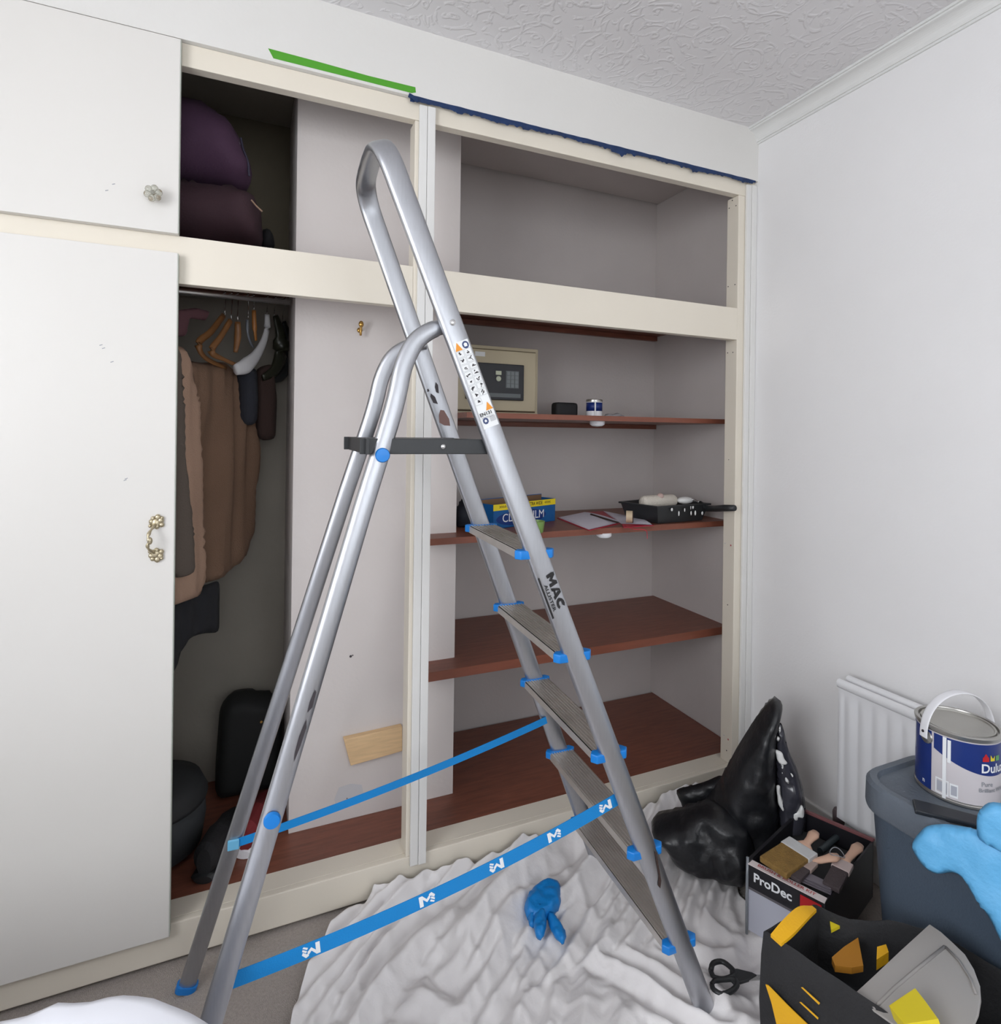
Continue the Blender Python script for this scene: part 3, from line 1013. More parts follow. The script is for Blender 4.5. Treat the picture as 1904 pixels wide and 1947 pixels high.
m2 = MB(); pts = [onp(u, v, (0, .30, 0), NF) for u, v in ((496, 476), (498, 436), (508, 428), (520, 444), (524, 476))]
for p_ in pts: p_.z = max(p_.z, ZS + .002)
pillow(m2, pts, NF, .05, .04, .012, lambda q: .004 * nz3(q, 20)); g = m2.build('black_holdall', DARKF, smooth=True, label='small black bundle at the right end of the upper cupboard shelf', cat='bag'); grad_clean(g)

# hanging rail
hr = MB().tube([(XL + .01, .27, 1.652), (-1.62, .27, 1.652)], .011, 12)
hr.build('hanging_rail', CHROME, smooth=True, label='metal hanging rail under the shelf inside the left wardrobe', cat='rail')
GD = Vector((-.25, -.35, 0)).normalized()
GN = Vector((-GD.y, GD.x, 0))
if GN.dot(C0 - Vector((-1.8, .28, 1.2))) < 0: GN = -GN

def garment(name, mt, off, px, T, lab, cat, seed, fold=24, amp=.013):
    P0 = Vector((-1.80, .28, 1.2)) + GN * off
    def nf(q):
        s_ = (q - P0).dot(GD)
        return amp * (noise.noise(Vector((s_ * fold, q.z * 2.2, seed))) + .6 * ridge((s_ * fold * .8, q.z * 1.5, seed), 1.0) - .3)
    pts = [onp(u, v, P0, GN) for u, v in px]
    mb = MB()
    pillow(mb, pts, GN, T, .035, .014, nf)
    g = mb.build(name, mt, smooth=True, label=lab, cat=cat)
    grad_clean(g)
    return g
def slab(name, mt, y, px, T, lab, sd):
    return pil(name, mt, px, (0, y, 0), NF, T, .03, .012, lambda q: .010 * noise.noise(Vector((q.x * 26, q.z * 2.5, sd))), lab, 'clothes')
slab('dark_brown_garment', DKBR, .36, [(486, 700), (520, 690), (527, 760), (524, 836), (492, 838), (486, 812)], .020,
     'short dark brown garment hanging nearest the wardrobe pier', 3.0)
slab('charcoal_garment', NAVYF, .31, [(448, 696), (489, 700), (491, 760), (489, 806), (470, 812), (455, 800)], .018,
     'charcoal garment hanging between the brown coat and the dark brown one', 8.0)
garment('brown_coat', BROWN, -.012, [(330, 680), (380, 690), (430, 688), (455, 720), (470, 780), (484, 860), (484, 890), (474, 925), (478, 980), (487, 1015), (467, 1022),
                                 (463, 1055), (445, 1072), (430, 1090), (415, 1102), (388, 1108), (330, 1110)], .026,
        'long brown coat hanging in the middle of the left wardrobe', 'coat', 1.0, amp=.028)
garment('beige_coat', BEIGE, .040, [(318, 660), (348, 655), (365, 690), (376, 760), (383, 860), (388, 980), (389, 1080), (384, 1132), (345, 1146), (316, 1156)], .018,
        'long beige coat hanging in front of the brown coat, beside the door edge', 'coat', 5.0)
garment('grey_garment', mat('grey_brown_cloth', (98, 88, 80), .95, bump=.3, bscale=200), .062, [(328, 650), (340, 655), (346, 700), (352, 860), (366, 990), (373, 1090), (345, 1098), (327, 1100)], .010,
        'grey-brown garment hanging next to the door edge, nearest the room', 'clothes', 12.0)
garment('black_trousers', mat('black_wool', (36, 37, 41), .95), .012, [(315, 1125), (392, 1112), (418, 1102), (417, 1203), (385, 1204), (360, 1212), (342, 1240), (338, 1272), (325, 1282), (315, 1290)], .014,
        'black trousers hanging below the hem of the beige coat', 'trousers', 9.0)

def hanger(name, mt, px, r, lab, P0=(-1.76, .27, 0), hook_u=None, flat=.6, grp=None):
    """arm path through pixels on a vertical plane + wire hook to the rail"""
    t = thing(name, lab, 'hanger', onp(px[len(px) // 2][0], px[len(px) // 2][1], P0, GN), grp)
    pts = smoothpath([onp(u, v, P0, GN) for u, v in px], 5)
    k = len(pts)
    rr = r if isinstance(r, (list, tuple)) else [r] * len(px)
    rad = []
    for i in range(k):
        f = i / (k - 1) * (len(rr) - 1)
        a_ = int(min(f, len(rr) - 2)); rad.append(rr[a_] + (rr[a_ + 1] - rr[a_]) * (f - a_))
    MB().tube(pts, rad, 10, flat=flat).build('hanger_arm', mt, t, smooth=True)
    top = onp(hook_u[0], hook_u[1], P0, GN)
    rail = Vector((top.x, .27, 1.652))
    MB().tube(smoothpath([top, top + Vector((0, 0, .02)), rail + Vector((0, .013, -.012)), rail + Vector((0, .006, .013)), rail + Vector((0, -.013, .006))], 4), .0016, 6).build('wire_hook', CHROME, t, smooth=True)
    return t
hanger('wooden_hanger', OAKH, [(425, 600), (400, 632), (378, 652), (390, 680), (430, 700)], [.009, .010, .011, .007, .006],
       'wooden coat hanger furthest left on the rail, above the beige coat', P0=(-1.80, .25, 0), hook_u=(428, 600))
hanger('wooden_hanger', OAKH, [(438, 610), (420, 640), (402, 668), (425, 683), (452, 695)], [.009, .009, .011, .006, .006],
       'wooden coat hanger with a bent open arm, left of the white plastic hanger', P0=(-1.78, .22, 0), hook_u=(440, 608))
hanger('wooden_hanger', OAKH, [(452, 612), (452, 640), (448, 670)], [.008, .010, .006],
       'dark wooden hanger seen end-on between the others on the rail', P0=(-1.75, .26, 0), hook_u=(452, 610))
hanger('wooden_hanger', mat('orange_wood', (172, 112, 52), .4), [(483, 590), (484, 620), (487, 648)], [.006, .007, .005],
       'thin orange wooden hanger just left of the white plastic hanger', P0=(-1.75, .28, 0), hook_u=(483, 588))
hanger('white_hanger', mat('white_hanger_plastic', (206, 206, 208), .4), [(508, 598), (508, 622), (502, 648), (487, 676), (468, 695), (448, 703)], [.007, .010, .013, .018, .025, .016],
       'white plastic coat hanger with a broad shoulder end', P0=(-1.77, .22, 0), hook_u=(508, 597), flat=.55)
hanger('grey_hanger', mat('smoky_grey_plastic', (120, 124, 132), .25), [(470, 608), (471, 630), (476, 650), (482, 660)], [.004, .005, .005, .004],
       'clear grey plastic hanger with metal clip behind the white hanger', P0=(-1.75, .30, 0), hook_u=(472, 604))
hanger('black_hanger', OLIVE, [(524, 600), (534, 640), (532, 680), (520, 706), (500, 718)], [.012, .024, .026, .020, .010],
       'wide black plastic hanger at the right end of the rail', P0=(-1.68, .34, 0), hook_u=(522, 600), flat=.5)
hanger('black_hanger', BLACKP, [(540, 612), (552, 650), (550, 690), (535, 716), (512, 724)], [.010, .016, .018, .016, .008],
       'black plastic hanger touching the pier behind the olive one', P0=(-1.655, .40, 0), hook_u=(538, 610), flat=.5)
pk_ = MB()
pillow(pk_, [onp(u, v, Vector((-1.82, .22, 0)), GN) for u, v in ((335, 590), (372, 585), (398, 592), (392, 610), (360, 605), (352, 640), (330, 640))], GN, .008, .01, .006, None)
g = pk_.build('pink_strap', mat('dusty_pink_cloth', (92, 60, 66), .9), smooth=True, label='dusty pink strap hanging from the hangers beside the door edge', cat='strap'); grad_clean(g)

# on the base board
ZB = .0975
sb = thing('black_suitcase', 'black rounded suitcase standing at the back of the left wardrobe', 'suitcase', (-1.74, .40, ZB))
m3 = MB()
pts = [onp(u, v, (0, .42, 0), NF) for u, v in ((408, 1560), (410, 1450), (418, 1345), (430, 1322), (465, 1312), (510, 1318), (540, 1330), (548, 1360), (548, 1560))]
for p_ in pts: p_.z = max(p_.z, ZB); p_.x = min(p_.x, -1.62)
pillow(m3, pts, NF, .065, .035, .014, lambda q: .003 * nz3(q, 14))
g = m3.build('case_body', mat('black_case_nylon', (26, 27, 27), .75), sb, smooth=True); grad_clean(g)
MB().lathe(onp(497, 1372, (0, .352, 0), NF), [(.004, 0), (.004, .003), (0, .003)], 10, axis=(0, -1, 0)).build('badge', BRASS2, sb)
m3 = MB()
cpt = Vector((-1.965, .20, ZB))
prf = [(.10, 0), (.125, .02), (.135, .09), (.132, .135), (.137, .15), (.120, .185), (.07, .205), (0, .212)]
m3.lathe(cpt, prf, 32)
pf = thing('round_bin', 'dark grey round lidded container on the wardrobe floor behind the door', 'container', cpt)
MB().lathe(cpt, prf[:4], 32).build('container_body', mat('dark_grey_fabric', (58, 61, 64), .8, bump=.3, bscale=90), pf, smooth=True)
MB().lathe(cpt, [(.137, .138), (.139, .150), (.122, .187), (.07, .205), (0, .212)], 32).build('lid', mat('charcoal_lid', (42, 44, 46), .7), pf, smooth=True)
def shoe(c, ang, lab, sole, upper, stripe=None, s=1.0):
    t = thing('shoe', lab, 'shoe', c, 'shoes on the wardrobe floor')
    X = Vector((cos(ang), sin(ang), 0)); Y = Vector((-sin(ang), cos(ang), 0))
    def sec(xs, mb, dz0, mt, name):
        n = 16
        rows = []
        for x, w, z0, z1 in xs:
            ring = []
            for k in range(n):
                a_ = 2 * pi * k / n
                ring.append(Vector(c) + X * (x * s) + Y * (w * s * cos(a_)) + Vector((0, 0, (z0 + z1) / 2 * s + (z1 - z0) / 2 * s * sin(a_))))
            rows.append(ring)
        for i in range(len(rows) - 1):
            for k in range(n):
                k2 = (k + 1) % n
                mb.add([rows[i][k], rows[i][k2], rows[i + 1][k2], rows[i + 1][k]], [(3, 2, 1, 0)])
        mb.add(rows[0], [tuple(range(n))]); mb.add(rows[-1], [tuple(range(n))[::-1]])
        mb.build(name, mt, t, smooth=True)
    sec([(-.13, .022, 0, .02), (-.12, .034, 0, .024), (0, .032, 0, .022), (.08, .044, 0, .022), (.125, .030, .002, .022), (.14, .010, .006, .018)], MB(), 0, sole, 'sole')
    sec([(-.125, .018, .015, .085), (-.11, .032, .015, .095), (-.03, .034, .015, .090), (.03, .036, .015, .065), (.09, .038, .015, .048), (.125, .024, .015, .036), (.135, .008, .016, .028)], MB(), 0, upper, 'upper')
    if stripe:
        MB().obox(Vector(c) + X * .0 - Y * (.036 * s) + Vector((0, 0, .045 * s)), (X * .9 + Vector((0, 0, .35))).normalized(), Y, Vector((0, 0, 1)), .03 * s, .002, .006 * s).build('stripe', stripe, t)
shoe((-1.690, .205, ZB), 1.25, 'dark red and white trainer beside the pier on the wardrobe floor', WPLAS, mat('dark_red_suede', (120, 34, 38), .8), WHITEI)
shoe((-1.785, .15, ZB), 1.25, 'black shoe in front of the suitcase on the wardrobe floor', BLACKP, DARKF, None)

# ================================================================== STEP LADDER
LFx, LFy, LW, LB, LT = -0.8075, -0.6640, 0.4404, 0.3916, 0.0500
E = Vector((0.04768, 0.99886, 0)); Nn = Vector((-0.99886, 0.04768, 0)); Zz = Vector((0, 0, 1))
def LW_(e, n, z): return Vector((LFx, LFy, 0)) + E * e + Nn * n + Zz * z
lad = thing('step_ladder', 'tall aluminium step ladder with blue end caps standing open in front of the wardrobe', 'ladder', LW_(LW / 2, .4, 0))
SD = (Nn * LB + Zz).normalized()            # up the front frame
PN = E.cross(SD).normalized()               # normal of the front frame plane
def side_pt(z, s): return LW_(LT * z, LB * z, z) if s == 0 else LW_(LW - LT * z, LB * z, z)
# front frame: one bent tube, foot - arch - foot
path = []
ZA = 1.742
zs = [0.012 + (ZA - .012) * i / 22 for i in range(23)]
path += [side_pt(z, 0) for z in zs]
gap = (LW - 2 * LT * ZA) / 2
ZTOP = 1.806
half = []
q0_, q1_, q2_ = (LT * ZA, ZA), (LT * ZTOP, ZTOP), (LT * ZTOP + .062, ZTOP + .004)
for i in range(1, 11):
    t = i / 10
    half.append(tuple(q0_[k] * (1 - t) ** 2 + 2 * q1_[k] * t * (1 - t) + q2_[k] * t * t for k in (0, 1)))
half.append((LW / 2 - .03, ZTOP + .006))
path += [LW_(e_, LB * z_, z_) for e_, z_ in half]
path += [LW_(LW - e_, LB * z_, z_) for e_, z_ in reversed(half)]
path += [side_pt(z, 1) for z in reversed(zs)]
Bt = []
for i in range(len(path)):
    t = (path[min(i + 1, len(path) - 1)] - path[max(i - 1, 0)]).normalized()
    Bt.append(t.cross(PN).normalized())
MB().sweep(path, [PN] * len(path), Bt, .0225, .0105, 20, 2.8).build('front_frame', ALU, lad, smooth=True, autosm=60)
# rear legs: top curve from the bolt, then straight to the foot
def rear(n, s):
    return LW_(-.013 + .076 * n[1], n[0], n[1]) if s == 0 else LW_(.455 - .076 * n[1], n[0], n[1])
for s in (0, 1):
    pts2 = [(.560, 1.466), (.587, 1.461), (.612, 1.450), (.636, 1.430), (.653, 1.400), (.664, 1.368), (.671, 1.333), (.683, 1.286), (.706, 1.21)]
    pp = smoothpath([rear(q_, s) for q_ in pts2], 4)
    for i in range(1, 15):
        z = 1.21 + (.015 - 1.21) * i / 14
        pp.append(rear((1.062 - .293 * z, z), s))
    A1, B1 = [], []
    for i in range(len(pp)):
        t = (pp[min(i + 1, len(pp) - 1)] - pp[max(i - 1, 0)]).normalized()
        B1.append((E - t * E.dot(t)).normalized()); A1.append(B1[-1].cross(t).normalized())
    MB().sweep(pp, A1, B1, [.015] * 6 + [.0165 + .0015 * min(1, i / 8) for i in range(len(pp) - 6)], .0115, 18, 2.3).build('rear_leg', ALU, lad, smooth=True, autosm=60)
    ft = rear((1.062, .0), s)
    tdir = (rear((1.062 - .293 * .5, .5), s) - ft).normalized()
    MB().sweep([ft + tdir * .002, ft + tdir * (.045 if s == 0 else .016)], (Nn - tdir * Nn.dot(tdir)).normalized(), E, .0225, .015, 16, 3).build('foot_cap', BLUEP, lad, smooth=True, autosm=50)
    f0 = side_pt(.0, s)
    MB().sweep([f0 + SD * .001, f0 + SD * (.016 if s == 0 else .05)], PN, E, .0265, .014, 16, 3).build('foot_cap', BLUEP if s else mat('grey_rubber', (120, 118, 116), .7), lad, smooth=True, autosm=50)
# treads
zst = [.1861 + .2094 * k for k in range(5)]
for z in zst:
    e0, e1 = LT * z + .010, LW - LT * z - .010
    nc = LB * z
    tm_ = MB()
    tm_.obox(LW_((e0 + e1) / 2, nc, z - .004), E, Nn, Zz, (e1 - e0) / 2, .034, .004)
    tm_.obox(LW_((e0 + e1) / 2, nc - .033, z - .008), E, Nn, Zz, (e1 - e0) / 2, .0015, .008)
    tm_.obox(LW_((e0 + e1) / 2, nc + .033, z - .008), E, Nn, Zz, (e1 - e0) / 2, .0015, .008)
    for k in range(9):
        nn_ = nc - .030 + k * .0075
        tm_.obox(LW_((e0 + e1) / 2, nn_, z + .0008), E, Nn, Zz, (e1 - e0) / 2, .0015, .0012)
    tread = tm_.build('tread', ALUT, lad)
    for s in (0, 1):
        ec = (LT * z) if s == 0 else (LW - LT * z)
        sg = 1 if s == 0 else -1
        c_ = LW_(ec + sg * .004, nc, z - .006)
        cp = MB().prism([c_ - Zz * .009 + Nn * a_ + E * b_ for a_, b_ in ((-.043, 0), (-.034, -.012), (.034, -.012), (.043, 0), (.034, .012), (-.034, .012))], Zz * .0175)
        cp.build('end_cap', BLUEP, tread, bevel=.0025, seg=3, smooth=True, autosm=50, label='blue plastic end cap')
    for s in (0, 1):
        ec = (LT * z + .018) if s == 0 else (LW - LT * z - .018)
        MB().obox(LW_(ec, nc - .002, z - .018), E, Nn, Zz, .002, .012, .008).build('tread_bracket', ALU, tread)
# platform (black) just at eye level
zp = 1.2290
e0, e1 = LT * zp, LW - LT * zp
nf_, nb_ = LB * zp - .02, .712
pl = MB()
plat = MB().obox(LW_((e0 + e1) / 2, (nf_ + .04 + nb_) / 2, zp + .010), E, Nn, Zz, (e1 - e0) / 2 - .014, (nb_ - nf_ - .04) / 2, .004) \
    .build('platform', BLACKP, lad, bevel=.002)
for s in (0, 1):
    ec = e0 + .014 if s == 0 else e1 - .014
    arm = MB().obox(LW_(ec, (nf_ + nb_ + .03) / 2 + .01, zp), E, Nn, Zz, .003, (nb_ - nf_ + .01) / 2, .0145).build('platform_arm', BLACKP, lad, bevel=.0015)
    MB().lathe(LW_(ec - (.0032 if s == 0 else -.0032), LB * zp + .105, zp), [(.0052, 0), (.005, .002), (.002, .003)], 14, axis=-E if s == 0 else E).build('screw', CHROME, lad, smooth=True)
MB().obox(LW_((e0 + e1) / 2, nb_ + .018, zp), E, Nn, Zz, (e1 - e0) / 2 + .006, .003, .0145).build('platform_back', BLACKP, lad, bevel=.001)
# pivot buttons on the rear leg, bolts on the front frame
def button(n, s, r, nm='pivot_button', mt=None, off=.012):
    c_ = rear(n, s) - E * off
    MB().lathe(c_, [(r, 0), (r, .003), (r * .88, .006), (0, .0065)], 24, axis=-E).build(nm, mt or BLUEP, lad, smooth=True, autosm=50)
button((.702, 1.213), 0, .0135)
button((1.062 - .293 * .615, .615), 0, .0135)
MB().lathe(side_pt(1.465, 0) - E * .010, [(.006, 0), (.006, .0025), (.003, .004), (0, .004)], 16, axis=-E).build('bolt', CHROME, lad, smooth=True, autosm=50)
# stickers
def on_stile(z, a_, s=0, lift=.0112):
    return side_pt(z, s) + PN * a_ - E * lift * (1 if s == 0 else -1)
PNx = PN if PN.dot(Nn) < 0 else -PN      # towards the right of the picture
def at_st(zu, a_, lift=.0114): return side_pt(zu, 0) + PNx * a_ - E * lift
def quad_st(mb, z0, z1, a0, a1, lift, mi=0):
    mb.add([at_st(z0, a0, lift), at_st(z0, a1, lift), at_st(z1, a1, lift), at_st(z1, a0, lift)], [(0, 1, 2, 3)], mi)
nl = 1 / SD.z
stx = MB()
quad_st(stx, 1.268, 1.430, -.0155, .0165, .01135)
sk = stx.build('warning_sticker', STICK, lad)
sy_ = -SD          # down the sticker in reading direction is -SD
ik = MB()
def poly_st(mb, c, pts, lift=.0117, mi=0):
    mb.add([at_st(c[0] + p_[1], c[1] + p_[0], lift) for p_ in pts], [tuple(range(len(pts)))], mi)
tri = [(-.0075, -.0065), (.0075, -.0065), (0, .0085)]
ik = MB()
poly_st(ik, (1.4205, -.0075), tri)
poly_st(ik, (1.305, .0090), tri)
ik.build('warning_triangle', ORNG, sk)
ik = MB()
for c_, r in (((1.421, .0085), .0068), ):
    poly_st(ik, c_, [(r * cos(t), r * sin(t)) for t in [2 * pi * k / 20 for k in range(20)]])
poly_st(ik, (1.2815, -.0065), [(.0062 * cos(t + .39), .0062 * sin(t + .39)) for t in [2 * pi * k / 8 for k in range(8)]])
ik.build('blue_symbol', NAVYI, sk)
ik = MB()
poly_st(ik, (1.421, .0085), [(-.003, -.003), (.003, -.003), (.0035, .002), (0, .004), (-.0035, .002)], .0118)
poly_st(ik, (1.2815, -.0065), [(-.002, -.002), (.002, -.002), (.0025, .001), (0, .003), (-.0025, .001)], .0118)
ik.build('symbol_glyph', STICK, sk)
ik = MB(); ikb = MB()
random.seed(8)
rowz = [1.4075 - .0128 * k for k in range(8)]
for r_i, z_ in enumerate(rowz):
    for cidx in (0, 1):
        ca = -.0075 if cidx == 0 else .0085
        if r_i >= 7 and cidx == 1: continue
        zc = z_ - (0 if cidx == 0 else -.0012)
        w_, h_ = .0072, .0056
        for seg in (((-w_, -h_), (w_, -h_), (w_, -h_ + .0004), (-w_, -h_ + .0004)), ((-w_, h_ - .0004), (w_, h_ - .0004), (w_, h_), (-w_, h_)),
                    ((-w_, -h_), (-w_ + .0004, -h_), (-w_ + .0004, h_), (-w_, h_)), ((w_ - .0004, -h_), (w_, -h_), (w_, h_), (w_ - .0004, h_))):
            poly_st(ik, (zc, ca), seg)
        for k in range(3):
            x_, y_ = random.uniform(-.003, .003), random.uniform(-.0025, .0025)
            l_, t_ = random.uniform(.0015, .0035), random.uniform(.0005, .0011)
            an = random.uniform(0, pi)
            poly_st(ikb, (zc, ca), [(x_ + l_ * cos(an) - t_ * sin(an), y_ + l_ * sin(an) + t_ * cos(an)), (x_ - l_ * cos(an) - t_ * sin(an), y_ - l_ * sin(an) + t_ * cos(an)),
                                    (x_ - l_ * cos(an) + t_ * sin(an), y_ - l_ * sin(an) - t_ * cos(an)), (x_ + l_ * cos(an) + t_ * sin(an), y_ + l_ * sin(an) - t_ * cos(an))])
ik.build('symbol_frame', GREYI, sk)
ikb.build('pictogram', SCUFF, sk)
MB().text('EN131', at_st(1.2935, -.001, .0121), PNx, (Nn * LB + Zz + E * LT).normalized(), .0092, bold=.00022, sx=1.05).build('lettering', BLACKI, sk)
ik = MB()
for k in range(2): poly_st(ik, (1.2878 - .0018 * k, 0), [(-.013, 0), (.013, 0), (.013, .0007), (-.013, .0007)])
for k in range(6): poly_st(ik, (1.2855 - .0016 * k, .009), [(-.006, 0), (.006, 0), (.006, .0007), (-.006, .0007)])
ik.build('fine_print', GREYI, sk)
# maker's mark: reads down the stile
XD_, YD_ = -(Nn * LB + Zz + E * LT).normalized(), PNx
mk = MB()
def mpoly(c, pts, sc_=.0172, sh=.22):
    o_ = at_st(.976, -.0008, .0119)
    mk.add([o_ + XD_ * ((c + x) * sc_ * 1.12 + y * sc_ * -sh * .5) + YD_ * (y * sc_) for x, y in pts], [tuple(range(len(pts)))])
mpoly(0, [(0, 0), (.34, 0), (.34, 1), (0, 1)]); mpoly(0, [(.34, 1), (.34, .55), (.66, .12), (.66, .55)]); mpoly(0, [(.66, .55), (.66, .12), (.98, .55), (.98, 1)])
mpoly(0, [(.98, 0), (1.32, 0), (1.32, 1), (.98, 1)])
mpoly(1.42, [(0, 0), (.34, 0), (.66, 1), (.46, 1)]); mpoly(1.42, [(.46, 1), (.90, 1), (1.30, 0), (.96, 0), (.62, .86)]); mpoly(1.42, [(.26, .18), (.98, .18), (.90, .40), (.34, .40)])
for k in range(9):
    t0, t1 = radians(48 + k * 29.3), radians(48 + (k + 1) * 29.3)
    mpoly(2.78, [(.62 + .62 * cos(t0), .5 + .5 * sin(t0)), (.62 + .62 * cos(t1), .5 + .5 * sin(t1)), (.62 + .30 * cos(t1), .5 + .22 * sin(t1)), (.62 + .30 * cos(t0), .5 + .22 * sin(t0))])
mk.text('ALLISTER', at_st(.935, -.0092, .0119), XD_, YD_, .0098, bold=.0001, sx=1.42)
mk.v = mk.v
quad_st(mk, .897, .978, -.0195, -.0155, .0108)
mk.build('makers_mark', BLACKI, lad)
# scuffs on the far stile and the rear leg
ik = MB()
def poly_far(c, pts):
    ik.add([side_pt(c[0] + p_[1], 1) + PNx * (c[1] + p_[0]) - E * .0118 for p_ in pts], [tuple(range(len(pts)))])
poly_far((1.36, .006), [(-.004, -.008), (.001, -.012), (.006, .006), (.003, .014), (-.003, .004)])
poly_far((1.342, -.010), [(-.004, -.010), (.006, -.016), (.005, .002), (-.002, .012), (-.006, .006)])
poly_far((1.362, -.016), [(-.003, -.003), (.003, -.002), (.002, .004), (-.002, .003)])
ik.build('scuff_mark', SCUFF, lad)
ik = MB()
poly_far((1.29, -.003), [(-.013, -.004), (-.004, -.014), (.010, -.020), (.013, -.004), (.008, .018), (.0, .022), (-.008, .012)])
ik.build('label_residue', RUST, lad)
ik = MB()
def poly_leg(z, pts):
    ik.add([rear((1.062 - .293 * (z + p_[1]), z + p_[1]), 0) + Vector(PNl) * p_[0] - E * .0122 for p_ in pts], [tuple(range(len(pts)))])
PNl = -Nn
poly_leg(.745, [(.008, -.045), (.011, -.02), (.012, .008), (.008, .022), (.004, -.005), (.005, -.03)])
poly_leg(.795, [(.006, -.018), (.012, -.010), (.011, .014), (.008, .018), (.005, .0)])
ik.build('scuff_mark', SCUFF, lad)
ik = MB()
ik.add([at_st(.33 + b_, a_, .0118) for a_, b_ in ((.012, .06), (.015, .055), (.004, 0), (-.004, -.012), (-.007, -.004), (.002, .012))], [tuple(range(6))])
ik.build('scuff_mark', DKBR, lad)
# straps
def strap(p0, p1, sag, w, side, name='strap'):
    n = 24
    mb = MB()
    cen = []
    for i in range(n + 1):
        t = i / n
        cen.append(p0.lerp(p1, t) - Zz * sag * 4 * t * (1 - t))
    ups = []
    for i, c_ in enumerate(cen):
        t = (cen[min(i + 1, n)] - cen[max(i - 1, 0)]).normalized()
        ups.append((Zz - t * Zz.dot(t)).normalized())
    vs = []
    for c_, u_ in zip(cen, ups):
        vs += [c_ - u_ * w / 2 - E * .0008, c_ + u_ * w / 2 - E * .0008, c_ + u_ * w / 2 + E * .0008, c_ - u_ * w / 2 + E * .0008]
    fs = []
    for i in range(n):
        k = i * 4
        for a_, b_ in ((0, 1), (1, 2), (2, 3), (3, 0)):
            fs.append((k + a_, k + b_, k + 4 + b_, k + 4 + a_))
    fs.append((3, 2, 1, 0)); fs.append((n * 4, n * 4 + 1, n * 4 + 2, n * 4 + 3))
    mb.add(vs, [f[::-1] for f in fs])
    return mb.build(name, BLUES, lad), cen, ups
nz0 = .362
p0 = rear((1.062 - .293 * nz0, nz0), 0) + E * .013
pn_ = side_pt(.505, 0) + E * .013 + PNx * -.012
st, cen, ups = strap(p0, pn_, .020, .0265, 0)
nz1 = .330
q0 = rear((1.062 - .293 * nz1, nz1), 1) - E * .013
q1 = side_pt(.495, 1) - E * .013 - PNx * .010
strap(q0, q1, .012, .0185, 1)
MB().obox(q0 - E * .002, Nn, E, Zz, .012, .003, .011).build('strap_clip', mat('pale_blue_clip', (110, 180, 216), .3), lad, bevel=.002)
# white logo prints along the near strap
def logo(ti, flip):
    i = ti * 24
    a_ = int(i); c_ = cen[a_].lerp(cen[a_ + 1], i - a_)
    t = (cen[a_ + 1] - cen[a_]).normalized()
    u_ = ups[a_]
    if flip: t, u_ = -t, -u_
    mb = MB()
    def pg(pts):
        o_ = c_ - E * .0012
        mb.add([o_ + t * x + u_ * y for x, y in pts], [tuple(range(len(pts)))])
    pg([(-.015, -.010), (-.008, -.010), (-.008, .010), (-.015, .010)])
    pg([(-.0085, .010), (-.0085, .003), (-.001, -.005), (-.001, .001)])
    pg([(-.001, .001), (-.001, -.005), (.006, .001), (.004, .006)])
    pg([(.004, .008), (.009, .010), (.015, .003), (.013, -.001), (.007, .004), (.004, .002)])
    pg([(.006, -.001), (.013, -.006), (.014, -.003), (.008, .002)])
    pg([(.004, -.006), (.011, -.010), (.013, -.008), (.006, -.003)])
    mb.build('printed_logo', WHITEI, st)
for ti, fl in ((.185, True), (.455, False), (.635, True), (.80, False), (.955, True)): logo(ti, fl)

